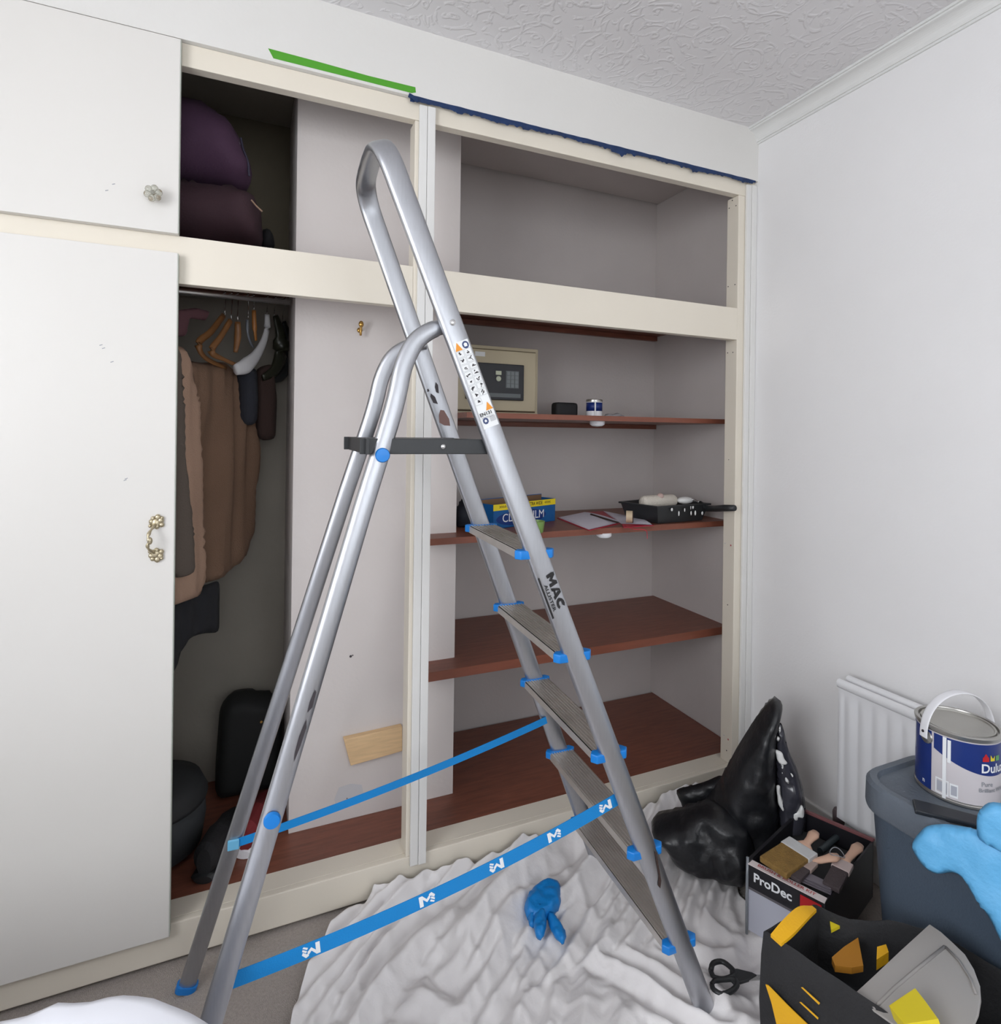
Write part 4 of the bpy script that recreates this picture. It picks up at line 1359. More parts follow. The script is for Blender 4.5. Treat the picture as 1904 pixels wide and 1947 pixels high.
# ================================================================== DUST SHEET
import numpy as np
def nsmooth(rng, nx, ny, kx, ky):
    """smooth random field by cubic-ish upsampling of a random lattice"""
    g = rng.standard_normal((ky + 3, kx + 3))
    xs = np.linspace(0, kx, nx); ys = np.linspace(0, ky, ny)
    def w(t): return t * t * t * (t * (6 * t - 15) + 10)
    xi = np.minimum(xs.astype(int), kx - 1); xf = w(xs - xi)
    yi = np.minimum(ys.astype(int), ky - 1); yf = w(ys - yi)
    a = g[yi][:, xi]; b = g[yi][:, xi + 1]; c = g[yi + 1][:, xi]; d = g[yi + 1][:, xi + 1]
    return (a * (1 - xf) + b * xf) * (1 - yf)[:, None] + (c * (1 - xf) + d * xf) * yf[:, None]
KB=.045
def drape(N=200, M=188, iters=260, seed=5):
    rng = np.random.default_rng(seed)
    v = np.linspace(0, 1, M)[:, None] * np.ones((1, N)); u = np.ones((M, 1)) * np.linspace(0, 1, N)[None]
    Y = -1.42 + v * (1.42 - .093)
    xl = -1.665 + np.clip((Y + .95) / .9, 0, 1) ** 1.5 * .05 + np.clip((Y + .36) / .27, 0, 1) ** 1.6 * .13
    xr = -.50 + np.clip((Y + .45) / .3, 0, 1) * .22
    X = xl + u * (xr - xl)
    edge = np.minimum(np.minimum(u, 1 - u), np.minimum(v, 1 - v)); edge = np.clip(edge * 7, 0, 1)
    X = X + edge * .045 * nsmooth(rng, N, M, 5, 5); Y = Y + edge * .045 * nsmooth(rng, N, M, 5, 5)
    Z = np.zeros_like(X)
    P = np.stack([X, Y, Z], -1)
    base = P.copy()
    # where the cloth has slack
    s1 = .5 + .5 * np.tanh(nsmooth(rng, N, M, 9, 9) * 1.6)
    s2 = .5 + .5 * np.tanh(nsmooth(rng, N, M, 8, 8) * 1.6)
    ex = 1 + .07 + .08 * s1; ey = 1 + .06 + .08 * s2
    def dl(A, B): return np.linalg.norm(B - A, axis=-1)
    Lx = dl(P[:, :-1], P[:, 1:]) * (ex[:, :-1] + ex[:, 1:]) / 2
    Ly = dl(P[:-1], P[1:]) * (ey[:-1] + ey[1:]) / 2
    Ld1 = np.sqrt(Lx[:-1] ** 2 + Ly[:, :-1] ** 2); Ld2 = np.sqrt(Lx[:-1] ** 2 + Ly[:, 1:] ** 2)
    # seed buckles: long narrow bumps at two scales
    z = .6 * nsmooth(rng, N, M, 16, 16) + .6 * nsmooth(rng, N, M, 30, 14) + .5 * nsmooth(rng, N, M, 40, 40)
    P[..., 2] = .012 + .010 * z
    vel = np.zeros_like(P)
    floor = .003 + .007 * np.clip(nsmooth(rng, N, M, 9, 9) + .3, 0, 2)
    pin_back = np.zeros((M, N), bool); pin_back[-1] = True
    tgt = .052 + .012 * nsmooth(rng, N, M, 16, 1)[0] + .008 * nsmooth(rng, N, M, 50, 1)[0]
    tgt = np.where(X[-1] < -1.42, .012, tgt)
    for it in range(iters):
        vel *= .90
        vel[..., 2] -= .000004
        Q = P + vel
        for _ in range(2):
            D = np.zeros_like(Q); W = np.zeros(Q.shape[:2])
            def con(a, b, L, k):
                d = Q[b] - Q[a]; l = np.linalg.norm(d, axis=-1) + 1e-9
                c = (k * .5 * (l - L) / l)[..., None] * d
                D[a] += c; D[b] -= c; W[a] += 1; W[b] += 1
            sl = slice(None)
            con((sl, slice(0, -1)), (sl, slice(1, None)), Lx, 1)
            con((slice(0, -1), sl), (slice(1, None), sl), Ly, 1)
            con((slice(0, -1), slice(0, -1)), (slice(1, None), slice(1, None)), Ld1, .35)
            con((slice(0, -1), slice(1, None)), (slice(1, None), slice(0, -1)), Ld1, .35)
            D /= np.maximum(W, 1)[..., None] * .5
            Q = Q + D
            # bending
            def lap(F):
                G = np.pad(F, ((1, 1), (1, 1), (0, 0)), 'edge')
                return (G[:-2, 1:-1] + G[2:, 1:-1] + G[1:-1, :-2] + G[1:-1, 2:]) / 4 - F
            Q = Q - lap(lap(Q)) * KB
            # constraints
            Q[..., :2] += (base[..., :2] - Q[..., :2]) * .04
            Q[..., 2] = np.maximum(Q[..., 2], floor)
            Q[..., 1] = np.minimum(Q[..., 1], -.086)
            Q[0, :, :2] = base[0, :, :2]; Q[:, -1, :2] = base[:, -1, :2]
            Q[:, 0, :2] = base[:, 0, :2] * .9 + Q[:, 0, :2] * .1
            Q[-1, :, :2] = base[-1, :, :2]
            Q[-1, :, 2] = tgt
            Q[..., 2] = np.minimum(Q[..., 2], .10)
        vel = Q - P
        P = Q
    return P

CP = drape()
cM, cN = CP.shape[:2]
def crease(x, y, s_, seed, sharp):
    return max(0, 1 - abs(noise.noise(Vector((x * s_, y * s_, seed)))) * sharp)
for i in range(cM):
    for j in range(cN):
        x_, y_ = CP[i, j, 0], CP[i, j, 1]
        wx = x_ + .03 * noise.noise(Vector((x_ * 7, y_ * 7, 1))); wy = y_ + .03 * noise.noise(Vector((x_ * 7, y_ * 7, 9)))
        CP[i, j, 2] += .0065 * crease(wx * 1.2, wy * .7, 13, 4, 2.6) ** 1.4 + .004 * crease(wx * .7, wy * 1.2, 24, 14, 2.4) ** 1.3 + .002 * crease(wx, wy, 46, 24, 2.2)
ds = MB().add([tuple(p_) for p_ in CP.reshape(-1, 3)], [(i * cN + j, i * cN + j + 1, (i + 1) * cN + j + 1, (i + 1) * cN + j) for i in range(cM - 1) for j in range(cN - 1)])
o_ = ds.build('dust_sheet', CLOTH, smooth=True, label='large crumpled white dust sheet spread on the floor under the ladder', cat='dust sheet')
sm_ = o_.modifiers.new('s', 'SOLIDIFY'); sm_.thickness = .0015; sm_.offset = -1
sb_ = o_.modifiers.new('d', 'SUBSURF'); sb_.levels = 1; sb_.render_levels = 1
def zsheet(x, y, r=.03):
    d2 = (CP[..., 0] - x) ** 2 + (CP[..., 1] - y) ** 2
    return float(CP[..., 2][d2 < r * r].mean()), float(CP[..., 2][d2 < r * r].max())

# smooth white sheet, bottom left corner, over a low bed
wsp = [(0, 1938), (90, 1918), (150, 1907), (215, 1893), (250, 1885), (270, 1885), (300, 1891), (340, 1903), (375, 1920), (400, 1934), (425, 1952)]
ol = [at(u, v, 2, .45) for u, v in wsp]
ol = [Vector((-2.9, -.50, .45)), Vector((-2.4, -.585, .45))] + ol + [Vector((-1.735, -.90, .45)), Vector((-1.76, -1.15, .45)), Vector((-2.3, -1.25, .45)), Vector((-2.95, -1.2, .45))]
olr = []
for i in range(len(ol)):
    a, b_ = ol[i], ol[(i + 1) % len(ol)]
    k = max(1, int((b_ - a).length / .018))
    for j in range(k): olr.append(a.lerp(b_, j / k))
for _ in range(2): olr = [(olr[i - 1] + olr[i] * 2 + olr[(i + 1) % len(olr)]) / 4 for i in range(len(olr))]
cen_ = Vector((-2.3, -.9, 0))
rings = [(1.03, 0.004), (1.022, .12), (1.015, .28), (1.008, .38), (1.003, .425), (.998, .443), (.985, .452), (.955, .455), (.90, .450), (.8, .446), (.65, .45), (.45, .45), (.2, .45)]
sw = MB()
nr = len(olr)
vv = []
for ri, (sc_, z) in enumerate(rings):
    for k, p_ in enumerate(olr):
        w = Vector((cen_.x + (p_.x - cen_.x) * sc_, cen_.y + (p_.y - cen_.y) * sc_, z))
        ang = math.atan2(w.y + .78, w.x + 1.93)
        f_ = noise.noise(Vector((ang * 2.6, 3, 0))) * math.exp(-((w.x + 1.90) ** 2 + (w.y + .72) ** 2) / .05)
        lowf = (1 - z / .45)
        w.z += .005 * f_ * (1 if ri > 5 else 0) + .003 * noise.noise(w * 5) * (1 if ri > 6 else 0)
        fd = abs((w.x + 1.94) * .62 - (w.y + .64) * .78 + .012 * sin(w.x * 9)); w.z += (.009 * max(0, 1 - fd / .022) * math.exp(-((w.x + 1.93) ** 2 + (w.y + .72) ** 2) / .03)) * (1 if ri > 5 else 0)
        out = (w - cen_); out.z = 0; out.normalize()
        w += out * (.008 * noise.noise(Vector((k * .16, 2, z * 2))) * min(1, lowf * 3))
        vv.append(w)
vv.append(Vector((cen_.x, cen_.y, .45)))
ff = []
for i in range(len(rings) - 1):
    for k in range(nr):
        k2 = (k + 1) % nr
        ff.append((i * nr + k, (i + 1) * nr + k, (i + 1) * nr + k2, i * nr + k2))
for k in range(nr): ff.append(((len(rings) - 1) * nr + k, len(vv) - 1, (len(rings) - 1) * nr + (k + 1) % nr))
sw.add(vv, ff)
a, b_, c = [vv[i] for i in ff[-1]]
if (b_ - a).cross(c - a).z < 0: sw.f = [f[::-1] for f in sw.f]
sw.build('white_sheet', SHEET, smooth=True, label='smooth white sheet draped over something low at the bottom left corner, left of the ladder', cat='sheet')

# ================================================================== BLUE GLOVE, SCISSORS
gp = at(1040, 1745, 2, .05)
GZ = zsheet(gp.x, gp.y, .05)[0] + .014
gl = thing('blue_glove', 'crumpled bright blue disposable glove lying on the dust sheet', 'glove', (gp.x, gp.y, .03))
gx = RT.copy(); gx.z = 0; gx.normalize(); gy = Vector((-gx.y, gx.x, 0))
def GP(u, v, z=.055): return at(u, v, 2, z - .05 + GZ)
m4 = MB()
def blob(px, z, T, e_, seed, mt=GLOVE, name='glove_palm', res=.006):
    mb = MB()
    pillow(mb, [GP(u, v, z) for u, v in px], (0, 0, 1), T, e_, res, lambda q: .005 * nz3(q, 60, seed) + .003 * ridge(q, 45, seed))
    g = mb.build(name, mt, gl, smooth=True); grad_clean(g)
blob([(1002, 1742), (996, 1728), (1003, 1706), (1020, 1688), (1040, 1678), (1062, 1681), (1069, 1698), (1066, 1722), (1052, 1738), (1040, 1745), (1022, 1752)], .050, .020, .014, 1)
blob([(1004, 1740), (1020, 1735), (1018, 1762), (1006, 1762)], .052, .010, .008, 2, name='glove_finger')
blob([(1016, 1725), (1038, 1722), (1040, 1760), (1033, 1784), (1020, 1782), (1014, 1760)], .056, .012, .009, 3, name='glove_finger')
blob([(1040, 1738), (1054, 1738), (1068, 1760), (1079, 1780), (1070, 1796), (1058, 1784), (1044, 1762)], .050, .010, .008, 4, name='glove_finger')

scz = zsheet(-.71, -.64, .05)[1] + .004
sci = thing('scissors', 'black-handled scissors lying on the dust sheet beside the black tool bag', 'scissors', at(1385, 1858, 2, scz - .01))
for nm, ring in (('handle', [(1352, 1846), (1356, 1832), (1372, 1828), (1386, 1836), (1398, 1850), (1390, 1858), (1374, 1862), (1358, 1858), (1352, 1846)]),
                 ('handle', [(1354, 1872), (1362, 1864), (1380, 1862), (1396, 1862), (1402, 1872), (1392, 1884), (1374, 1890), (1358, 1882), (1354, 1872)])):
    MB().tube(smoothpath([at(u, v, 2, scz) for u, v in ring], 3), .0048, 8, flat=1.2).build(nm, BLACKP, sci, smooth=True)
MB().prism([at(u, v, 2, scz - .003) for u, v in ((1388, 1846), (1402, 1846), (1430, 1853), (1440, 1858), (1424, 1868), (1398, 1876), (1388, 1866))], (0, 0, .006)).build('handle_joint', BLACKP, sci, bevel=.002)
MB().prism([at(u, v, 2, scz - .001) for u, v in ((1425, 1854), (1470, 1856), (1480, 1862), (1425, 1866))], (0, 0, .002)).build('blade', CHROME, sci)

# ================================================================== BLACK BIN BAG
bb = thing('bin_bag', 'crumpled black plastic bin bag with white paint splashes by the right wall', 'bag', (-.42, -.33, 0))
BN = (C0 - Vector((-.40, -.33, .3))); BN.z = 0; BN.normalize()
BP = Vector((-.40, -.33, 0))
def crum(a_, s_, sd): 
    return lambda q: a_ * (ridge(q, s_, sd) - .4) + a_ * .5 * (ridge(q, s_ * 2.3, sd + 3) - .4)
def bagp(px, P0, T, e_, nf, name, mt, res=.012, par=bb, bias=0, zmin=.02):
    mb = MB()
    pts = [onp(u, v, P0, BN) for u, v in px]
    for p_ in pts: p_.z = max(p_.z, zmin)
    pillow(mb, pts, BN, T, e_, res, nf, bias=bias)
    g = mb.build(name, mt, par, smooth=True); grad_clean(g)
    return g
bagp([(1468, 1328), (1478, 1322), (1489, 1332), (1489, 1350), (1482, 1380), (1478, 1440), (1480, 1520), (1486, 1590), (1480, 1640), (1455, 1655), (1410, 1650), (1380, 1640), (1350, 1600),
      (1335, 1560), (1330, 1530), (1350, 1512), (1372, 1478), (1402, 1420), (1435, 1368)], BP + BN * .0, .085, .06, crum(.018, 9, 1), 'bag_body', BINBAG, bias=.1)
bagp([(1238, 1572), (1235, 1560), (1248, 1550), (1275, 1546), (1310, 1537), (1345, 1528), (1390, 1540), (1425, 1570), (1438, 1620), (1430, 1660), (1415, 1685), (1390, 1690), (1345, 1687), (1310, 1668),
      (1287, 1650), (1275, 1620), (1272, 1600), (1255, 1585)], BP + BN * .085, .075, .05, crum(.022, 11, 6), 'bag_body', BINBAG, bias=.1)
bagp([(1282, 1500), (1310, 1495), (1345, 1485), (1375, 1470), (1390, 1500), (1370, 1540), (1305, 1545), (1294, 1525)], BP - BN * .03, .02, .03, crum(.008, 12, 9), 'bag_flap', BINBAG)
sh_ = bagp([(1484, 1366), (1492, 1390), (1500, 1430), (1514, 1455), (1528, 1500), (1534, 1545), (1532, 1590), (1512, 1600), (1488, 1598), (1480, 1560), (1476, 1500), (1474, 1440), (1477, 1400)],
           BP + BN * .02, .035, .03, crum(.010, 14, 12), 'bag_inside_flap', mat('shiny_grey_polythene', (58, 58, 66), .15, bump=.5, bscale=18))
random.seed(21)
for k, px in enumerate(([(1480, 1386), (1484, 1378), (1486, 1388), (1483, 1396)], [(1474, 1424), (1488, 1430), (1492, 1444), (1500, 1452), (1488, 1456), (1478, 1446)],
                        [(1502, 1468), (1510, 1474), (1508, 1480)], [(1476, 1492), (1484, 1492), (1485, 1512), (1494, 1536), (1490, 1544), (1480, 1530)],
                        [(1505, 1538), (1510, 1545), (1519, 1540), (1524, 1528), (1530, 1540), (1529, 1556), (1518, 1552), (1518, 1562), (1508, 1558)],
                        [(1494, 1550), (1502, 1554), (1512, 1560), (1508, 1566), (1496, 1558)], [(1478, 1398), (1484, 1402), (1482, 1412), (1477, 1410)], [(1494, 1476), (1502, 1486), (1500, 1492), (1492, 1484)], [(1484, 1450), (1492, 1456), (1488, 1464)], [(1486, 1466), (1490, 1468), (1488, 1474)])):
    mb = MB()
    P0 = BP + BN * .050
    pillow(mb, [onp(u, v, P0, BN) for u, v in px], BN, .006, .004, .004, None)
    g = mb.build('paint_splash', PAINTW, bb, smooth=True); grad_clean(g)

# ================================================================== DECORATING KIT BOX
zk = .195
kb_ = thing('decorating_kit_box', 'open black decorating kit box holding paint brushes, behind the tool bag', 'box', (-.40, -.58, 0))
Ak, Bk, Dk = Vector((-.575, -.545, 0)), Vector((-.508, -.705, 0)), Vector((-.275, -.455, 0))
Ck = Bk + (Dk - Ak)
kk = MB()
def wallbox(mb, p, q_, z0, z1, th, inward):
    d_ = (q_ - p).normalized(); nrm = Vector((-d_.y, d_.x, 0))
    if nrm.dot(inward) < 0: nrm = -nrm
    mb.obox((p + q_) / 2 + nrm * th / 2 + Zz * (z0 + z1) / 2, d_, nrm, Zz, (q_ - p).length / 2, th / 2, (z1 - z0) / 2)
cenk = (Ak + Bk + Ck + Dk) / 4
for p_, q_ in ((Ak, Bk), (Bk, Ck), (Ck, Dk), (Dk, Ak)):
    wallbox(kk, p_, q_, .05, zk, .004, cenk - (p_ + q_) / 2)
kk.prism([p_ + Zz * .05 for p_ in (Ak, Bk, Ck, Dk)], (0, 0, .004))
kk.build('box_walls', KBOX, kb_)
dAB = (Bk - Ak).normalized(); nAB = Vector((-dAB.y, dAB.x, 0))
if nAB.dot(Ak - cenk) < 0: nAB = -nAB
LAB = (Bk - Ak).length
def front(z0, z1, t0, t1, off, mt, name):
    MB().obox(Ak.lerp(Bk, (t0 + t1) / 2) + nAB * off + Zz * (z0 + z1) / 2, dAB, nAB, Zz, LAB * (t1 - t0) / 2, .0008, (z1 - z0) / 2).build(name, mt, kb_)
front(.03, .139, .0, 1.0, .001, KGREY, 'box_front')
front(.139, zk - .001, 0, 1, .003, KBOX, 'header_band')
front(.133, .139, 0, 1, .003, mat('box_grey_line', (96, 92, 96), .5), 'band_line')
MB().obox((Ak + Bk) / 2 + nAB * -.003 + Zz * (zk + .001), dAB, nAB, Zz, LAB / 2, .010, .001).build('top_flange', KWH, kb_)
tx = MB().text('BRUSH & ROLLER KIT', (Ak + Bk) / 2 + nAB * -.004 + Zz * (zk + .0024), dAB, -nAB, .013, bold=.0004, sx=1.05)
tx.build('lettering', KRED, kb_)
tx = MB().text('ProDec', Ak.lerp(Bk, .34) + nAB * .0048 + Zz * .168, dAB, Zz, .030, bold=.0008, sx=.95)
tx.build('lettering', WHITEI, kb_)
front(.142, .186, .70, .96, .0048, RED, 'red_panel')
MB().obox((Ck + Dk) / 2 + Zz * (zk + .003), (Dk - Ck).normalized(), Vector((1, 0, 0)), Zz, LAB / 2, .005, .003).build('far_rim', mat('dull_red_rim', (128, 78, 80), .6), kb_)
MB().obox((Dk + Ak) / 2 + Zz * (zk + .003), (Dk - Ak).normalized(), Vector((0, 1, 0)), Zz, (Dk - Ak).length / 2, .004, .003).build('side_rim', KBOX, kb_)
MB().tube([Ak + nAB * .004 + Zz * .02, Ak + nAB * .006 + Zz * .12, Ak + nAB * .004 + Zz * .21], .0035, 8).build('clear_corner', mat('clear_film', (190, 196, 204), .1, trans=.6), kb_, smooth=True)

def brush(lab, tip, heel, hend, w, bl, mt_b, mt_f, z, th=.012, string=False):
    """flat paint brush: bristles tip->heel, ferrule at heel, handle to hend"""
    t = thing('paint_brush', lab, 'brush', at(heel[0], heel[1], 2, z), 'brushes in the kit box')
    T_, H_2, E_ = at(*tip, 2, z), at(*heel, 2, z), at(*hend, 2, z + .012)
    d_ = (H_2 - T_).normalized(); s_ = Vector((-d_.y, d_.x, 0))
    L1 = (H_2 - T_).length
    MB().obox(T_.lerp(H_2, .5), d_, s_, Zz, L1 / 2, w / 2, th * .45).build('bristles', mt_b, t, bevel=.003)
    MB().obox(H_2 + d_ * .018, d_, s_, Zz, .020, w / 2 + .002, th / 2).build('ferrule', mt_f, t, bevel=.003)
    st_ = H_2 + d_ * .036
    ln = E_ - st_
    pts = [st_, st_ + ln * .15, st_ + ln * .3, st_ + ln * .55, st_ + ln * .8, E_]
    sd = (Vector((-ln.y, ln.x, 0))).normalized()
    MB().sweep(pts, sd, ln.normalized().cross(sd), [w * .42, w * .26, .009, .010, .014, .009], [.006, .006, .006, .006, .006, .005], 14).build('handle', HANDW, t, smooth=True)
    if string:
        c_ = E_ - ln * .05 + Zz * .008
        MB().tube([c_ + Vector((.016 * cos(a_), .016 * sin(a_), .004 * sin(a_ * 2))) for a_ in [2 * pi * k / 20 for k in range(21)]], .001, 6).build('hanging_loop', GREYI, t)
zb_ = .205
brush('wide ochre-bristled paint brush with white-splashed ferrule in the kit box', (1470, 1650), (1512, 1622), (1552, 1582), .070, .07, BRIS, mat('splashed_ferrule', (200, 200, 200), .4, bump=.3, bscale=60), zb_ + .012, .016)
brush('narrow paint brush with curved handle and cord loop in the kit box', (1512, 1672), (1532, 1652), (1595, 1628), .024, .03, BRIS2, mat('ferrule_tan', (168, 148, 140), .45), zb_ + .006, .010, True)
brush('upright-handled paint brush at the right of the kit box', (1580, 1688), (1598, 1655), (1636, 1606), .036, .04, BRIS2, mat('ferrule_pinkish', (196, 178, 174), .45), zb_ + .002, .012)
# second layer of packed tools
MB().tube([at(1560, 1618, 2, zk - .03), at(1600, 1585, 2, zk - .03)], .008, 10).build('dark_rod', mat('slate_rod', (52, 62, 66), .5), smooth=True, autosm=50, label='dark slate tool handle lying across the kit box behind the brushes', cat='tool')
MB().obox(cenk + Zz * .11, dAB, nAB, Zz, LAB / 2 - .012, .13, .05).build('tool_insert', BLACKM, kb_, bevel=.01)
fl = MB()
for k in range(3):
    fl.prism([at(u, v - 5 * k, 2, zk + .004 + .003 * k) for u, v in ((1512, 1672), (1580, 1702), (1584, 1692), (1520, 1662))], (0, 0, .0015))
fl.build('folded_flaps', mat('grey_flap', (110, 104, 112), .5), kb_)

# ================================================================== RADIATOR
FRONT = True
rd = thing('radiator', 'white double panel radiator on the right wall behind the grey storage bin', 'radiator', (-.07, -1.0, .12))
y0, y1 = -1.62, -.430
def flute(y):
    f = ((y + .45) / .0415) % 1.0
    return .0055 * (0.5 - .5 * cos(2 * pi * f)) ** .6
pm = MB()
ny = 330
zr = [(.118, 0), (.132, .4), (.150, 1), (.470, 1), (.484, .4), (.498, 0), (.512, 0)]
vs = []
for i in range(ny + 1):
    y = y1 + (y0 - y1) * i / ny
    fade = min(1, (y1 - y) / .01)
    for z, k in zr:
        vs.append((-.097 - flute(y) * k * fade, y, z))
fs = []
nzr = len(zr)
for i in range(ny):
    for k in range(nzr - 1):
        fs.append((i * nzr + k, i * nzr + k + 1, (i + 1) * nzr + k + 1, (i + 1) * nzr + k))
pm.add(vs, [f[::-1] for f in fs])
pm.box(-.0968, -.086, y0, y1, .118, .512)
pm.build('front_panel', RAD, rd, smooth=True, autosm=50)
MB().sweep([(-.0935, y1 + .001, .520), (-.0935, y0, .520)], Vector((1, 0, 0)), Vector((0, 0, 1)), .0115, .0135, 16, 2.2).build('top_rail', RAD, rd, smooth=True, autosm=60)
MB().box(-.054, -.044, y0, y1, .118, .512).build('rear_panel', RAD, rd)
MB().sweep([(-.052, y1 + .001, .524), (-.052, y0, .524)], Vector((1, 0, 0)), Vector((0, 0, 1)), .013, .012, 16, 2.2).build('top_rail', RAD, rd, smooth=True, autosm=60)
MB().box(-.082, -.066, y0, y1 - .01, .49, .521).build('top_grille', mat('grille_grey', (190, 190, 194), .4), rd)  # grille a little greyer than the panel enamel
MB().box(-.0855, -.0545, y1 - .02, y1 - .012, .13, .50).build('end_panel', RAD, rd)
vv_ = MB().tube(smoothpath([(-.072, y1 + .012, ZF + .001), (-.072, y1 + .012, .05), (-.072, y1 + .012, .085)], 3), .0075, 10)
vv_.build('pipe', BRASS2, rd, smooth=True)
MB().lathe((-.072, y1 + .012, .083), [(.010, 0), (.016, .005), (.017, .035), (.013, .045), (0, .047)], 16).build('valve_cap', mat('brown_grey_valve', (92, 80, 82), .5), rd, smooth=True, autosm=50)
MB().tube([(-.072, y1 + .014, .112), (-.072, y1 - .02, .128)], .007, 10).build('valve_tail', CHROME, rd, smooth=True)

# ================================================================== STORAGE BIN, LID, PAINT TIN
ZL = .4475
def rrect(x0, x1, y0, y1, r, n=8):
    pts = []
    for cx_, cy_, a0 in ((x1 - r, y1 - r, 0), (x0 + r, y1 - r, pi / 2), (x0 + r, y0 + r, pi), (x1 - r, y0 + r, 3 * pi / 2)):
        for k in range(n + 1):
            a_ = a0 + pi / 2 * k / n
            pts.append((cx_ + r * cos(a_), cy_ + r * sin(a_)))
    return pts
def stack(mb, rings):
    n = len(rings[0])
    base = len(mb.v)
    vs = [p for r in rings for p in r]
    fs = []
    for i in range(len(rings) - 1):
        for k in range(n):
            k2 = (k + 1) % n
            fs.append((i * n + k, i * n + k2, (i + 1) * n + k2, (i + 1) * n + k))
    mb.add(vs, fs + [tuple(range(n))[::-1], tuple((len(rings) - 1) * n + k for k in range(n))])
def rr3(x0, x1, y0, y1, r, z): return [Vector((x, y, z)) for x, y in rrect(x0, x1, y0, y1, r)]
bn = thing('storage_bin', 'slate grey plastic storage bin with lid in front of the radiator', 'bin', (-.27, -.98, ZF))
bx0, bx1, by0, by1 = -.408, -.122, -1.28, -.690
m5 = MB()
stack(m5, [rr3(bx0 + .045, bx1 - .03, by0 + .04, by1 - .045, .05, ZF + .0005), rr3(bx0 + .042, bx1 - .028, by0 + .038, by1 - .042, .055, ZF + .02),
           rr3(bx0 + .014, bx1 - .010, by0 + .012, by1 - .014, .068, ZL - .055), rr3(bx0 + .010, bx1 - .006, by0 + .008, by1 - .010, .07, ZL - .050)])
m5.build('bin_body', BINM, bn, smooth=True, autosm=40)
m5 = MB()
stack(m5, [rr3(bx0 + .002, bx1 - .002, by0 + .002, by1 - .002, .075, ZL - .052), rr3(bx0, bx1, by0, by1, .077, ZL - .045), rr3(bx0 + .002, bx1, by0, by1, .077, ZL + .004),
           rr3(bx0 + .008, bx1 - .006, by0 + .006, by1 - .006, .074, ZL + .012), rr3(bx0 + .022, bx1 - .02, by0 + .02, by1 - .02, .062, ZL + .012), rr3(bx0 + .026, bx1 - .024, by0 + .024, by1 - .024, .06, ZL + .002),
           rr3(bx0 + .040, bx1 - .036, by0 + .036, by1 - .036, .05, ZL + .002), rr3(bx0 + .044, bx1 - .040, by0 + .040, by1 - .040, .046, ZL)])
m5.build('lid', BINL, bn, smooth=True, autosm=35)
pq = [at(u, v, 2, ZL + .010) for u, v in ((1735, 1526), (1760, 1532), (1865, 1560), (1990, 1600), (1990, 1625), (1860, 1578), (1740, 1548))]
MB().prism(pq, (0, 0, .010)).build('lid_clip', mat('black_lid_clip', (34, 38, 44), .45), bn, bevel=.003)

tc_ = Vector((-.217, -.812, ZL + .0125 - .01))
tcz = ZL + .001
tn = thing('paint_tin', 'large white and navy paint tin with white carrying handle on the grey bin', 'paint tin', (tc_.x, tc_.y, tcz))
Rt, Ht = .080, .156
view = math.atan2(C0.y - tc_.y, C0.x - tc_.x)
vd = Vector((cos(view), sin(view), 0))
MB().lathe((tc_.x, tc_.y, tcz), [(Rt - .004, 0), (Rt, .001), (Rt, .005), (Rt - .002, .007), (Rt - .002, Ht - .010), (Rt + .001, Ht - .008), (Rt + .002, Ht - .002), (Rt, Ht), (Rt - .006, Ht), (Rt - .008, Ht - .006), (Rt - .012, Ht - .006)], 64).build('tin_body', TINM, tn, smooth=True, autosm=35)
MB().lathe((tc_.x, tc_.y, tcz), [(Rt - .010, Ht - .0055), (Rt - .011, Ht - .001), (Rt - .014, Ht - .001), (Rt - .016, Ht - .004), (Rt - .030, Ht - .0045), (0, Ht - .004)], 64).build('tin_lid', TINL, tn, smooth=True, autosm=35)
def tl(a_, h_, lift=.0002):   # angle measured from view dir, + = to the right in the picture
    t = view + a_
    return Vector((tc_.x + (Rt - .002 + lift) * cos(t), tc_.y + (Rt - .002 + lift) * sin(t), tcz + h_))
def label_patch(name, mt, a0, a1, lo, hi, lift, n=30):
    mb = MB()
    vs = []
    for i in range(n + 1):
        a_ = a0 + (a1 - a0) * i / n
        l_ = lo(a_) if callable(lo) else lo
        h_ = hi(a_) if callable(hi) else hi
        vs += [tl(a_, l_, lift), tl(a_, h_, lift)]
    mb.add(vs, [(2 * i, 2 * i + 2, 2 * i + 3, 2 * i + 1) for i in range(n)])
    return mb.build(name, mt, tn, smooth=True)
label_patch('label_base', LSILV, -pi, pi, .009, Ht - .012, .0003, 64)
label_patch('label_navy', LBLUE, -1.75, -.62, .009, Ht - .014, .0006)
label_patch('label_arc', LBLUE, -.56, 1.5, lambda a_: .108 - .034 * sin(max(0, min(1, (a_ + .56) / 1.5)) * pi / 2), Ht - .014, .0006)
label_patch('label_white_side', WHITEI, -1.9, -1.32, lambda a_: .082 + .006 * sin(a_ * 30), lambda a_: Ht - .018, .0009)
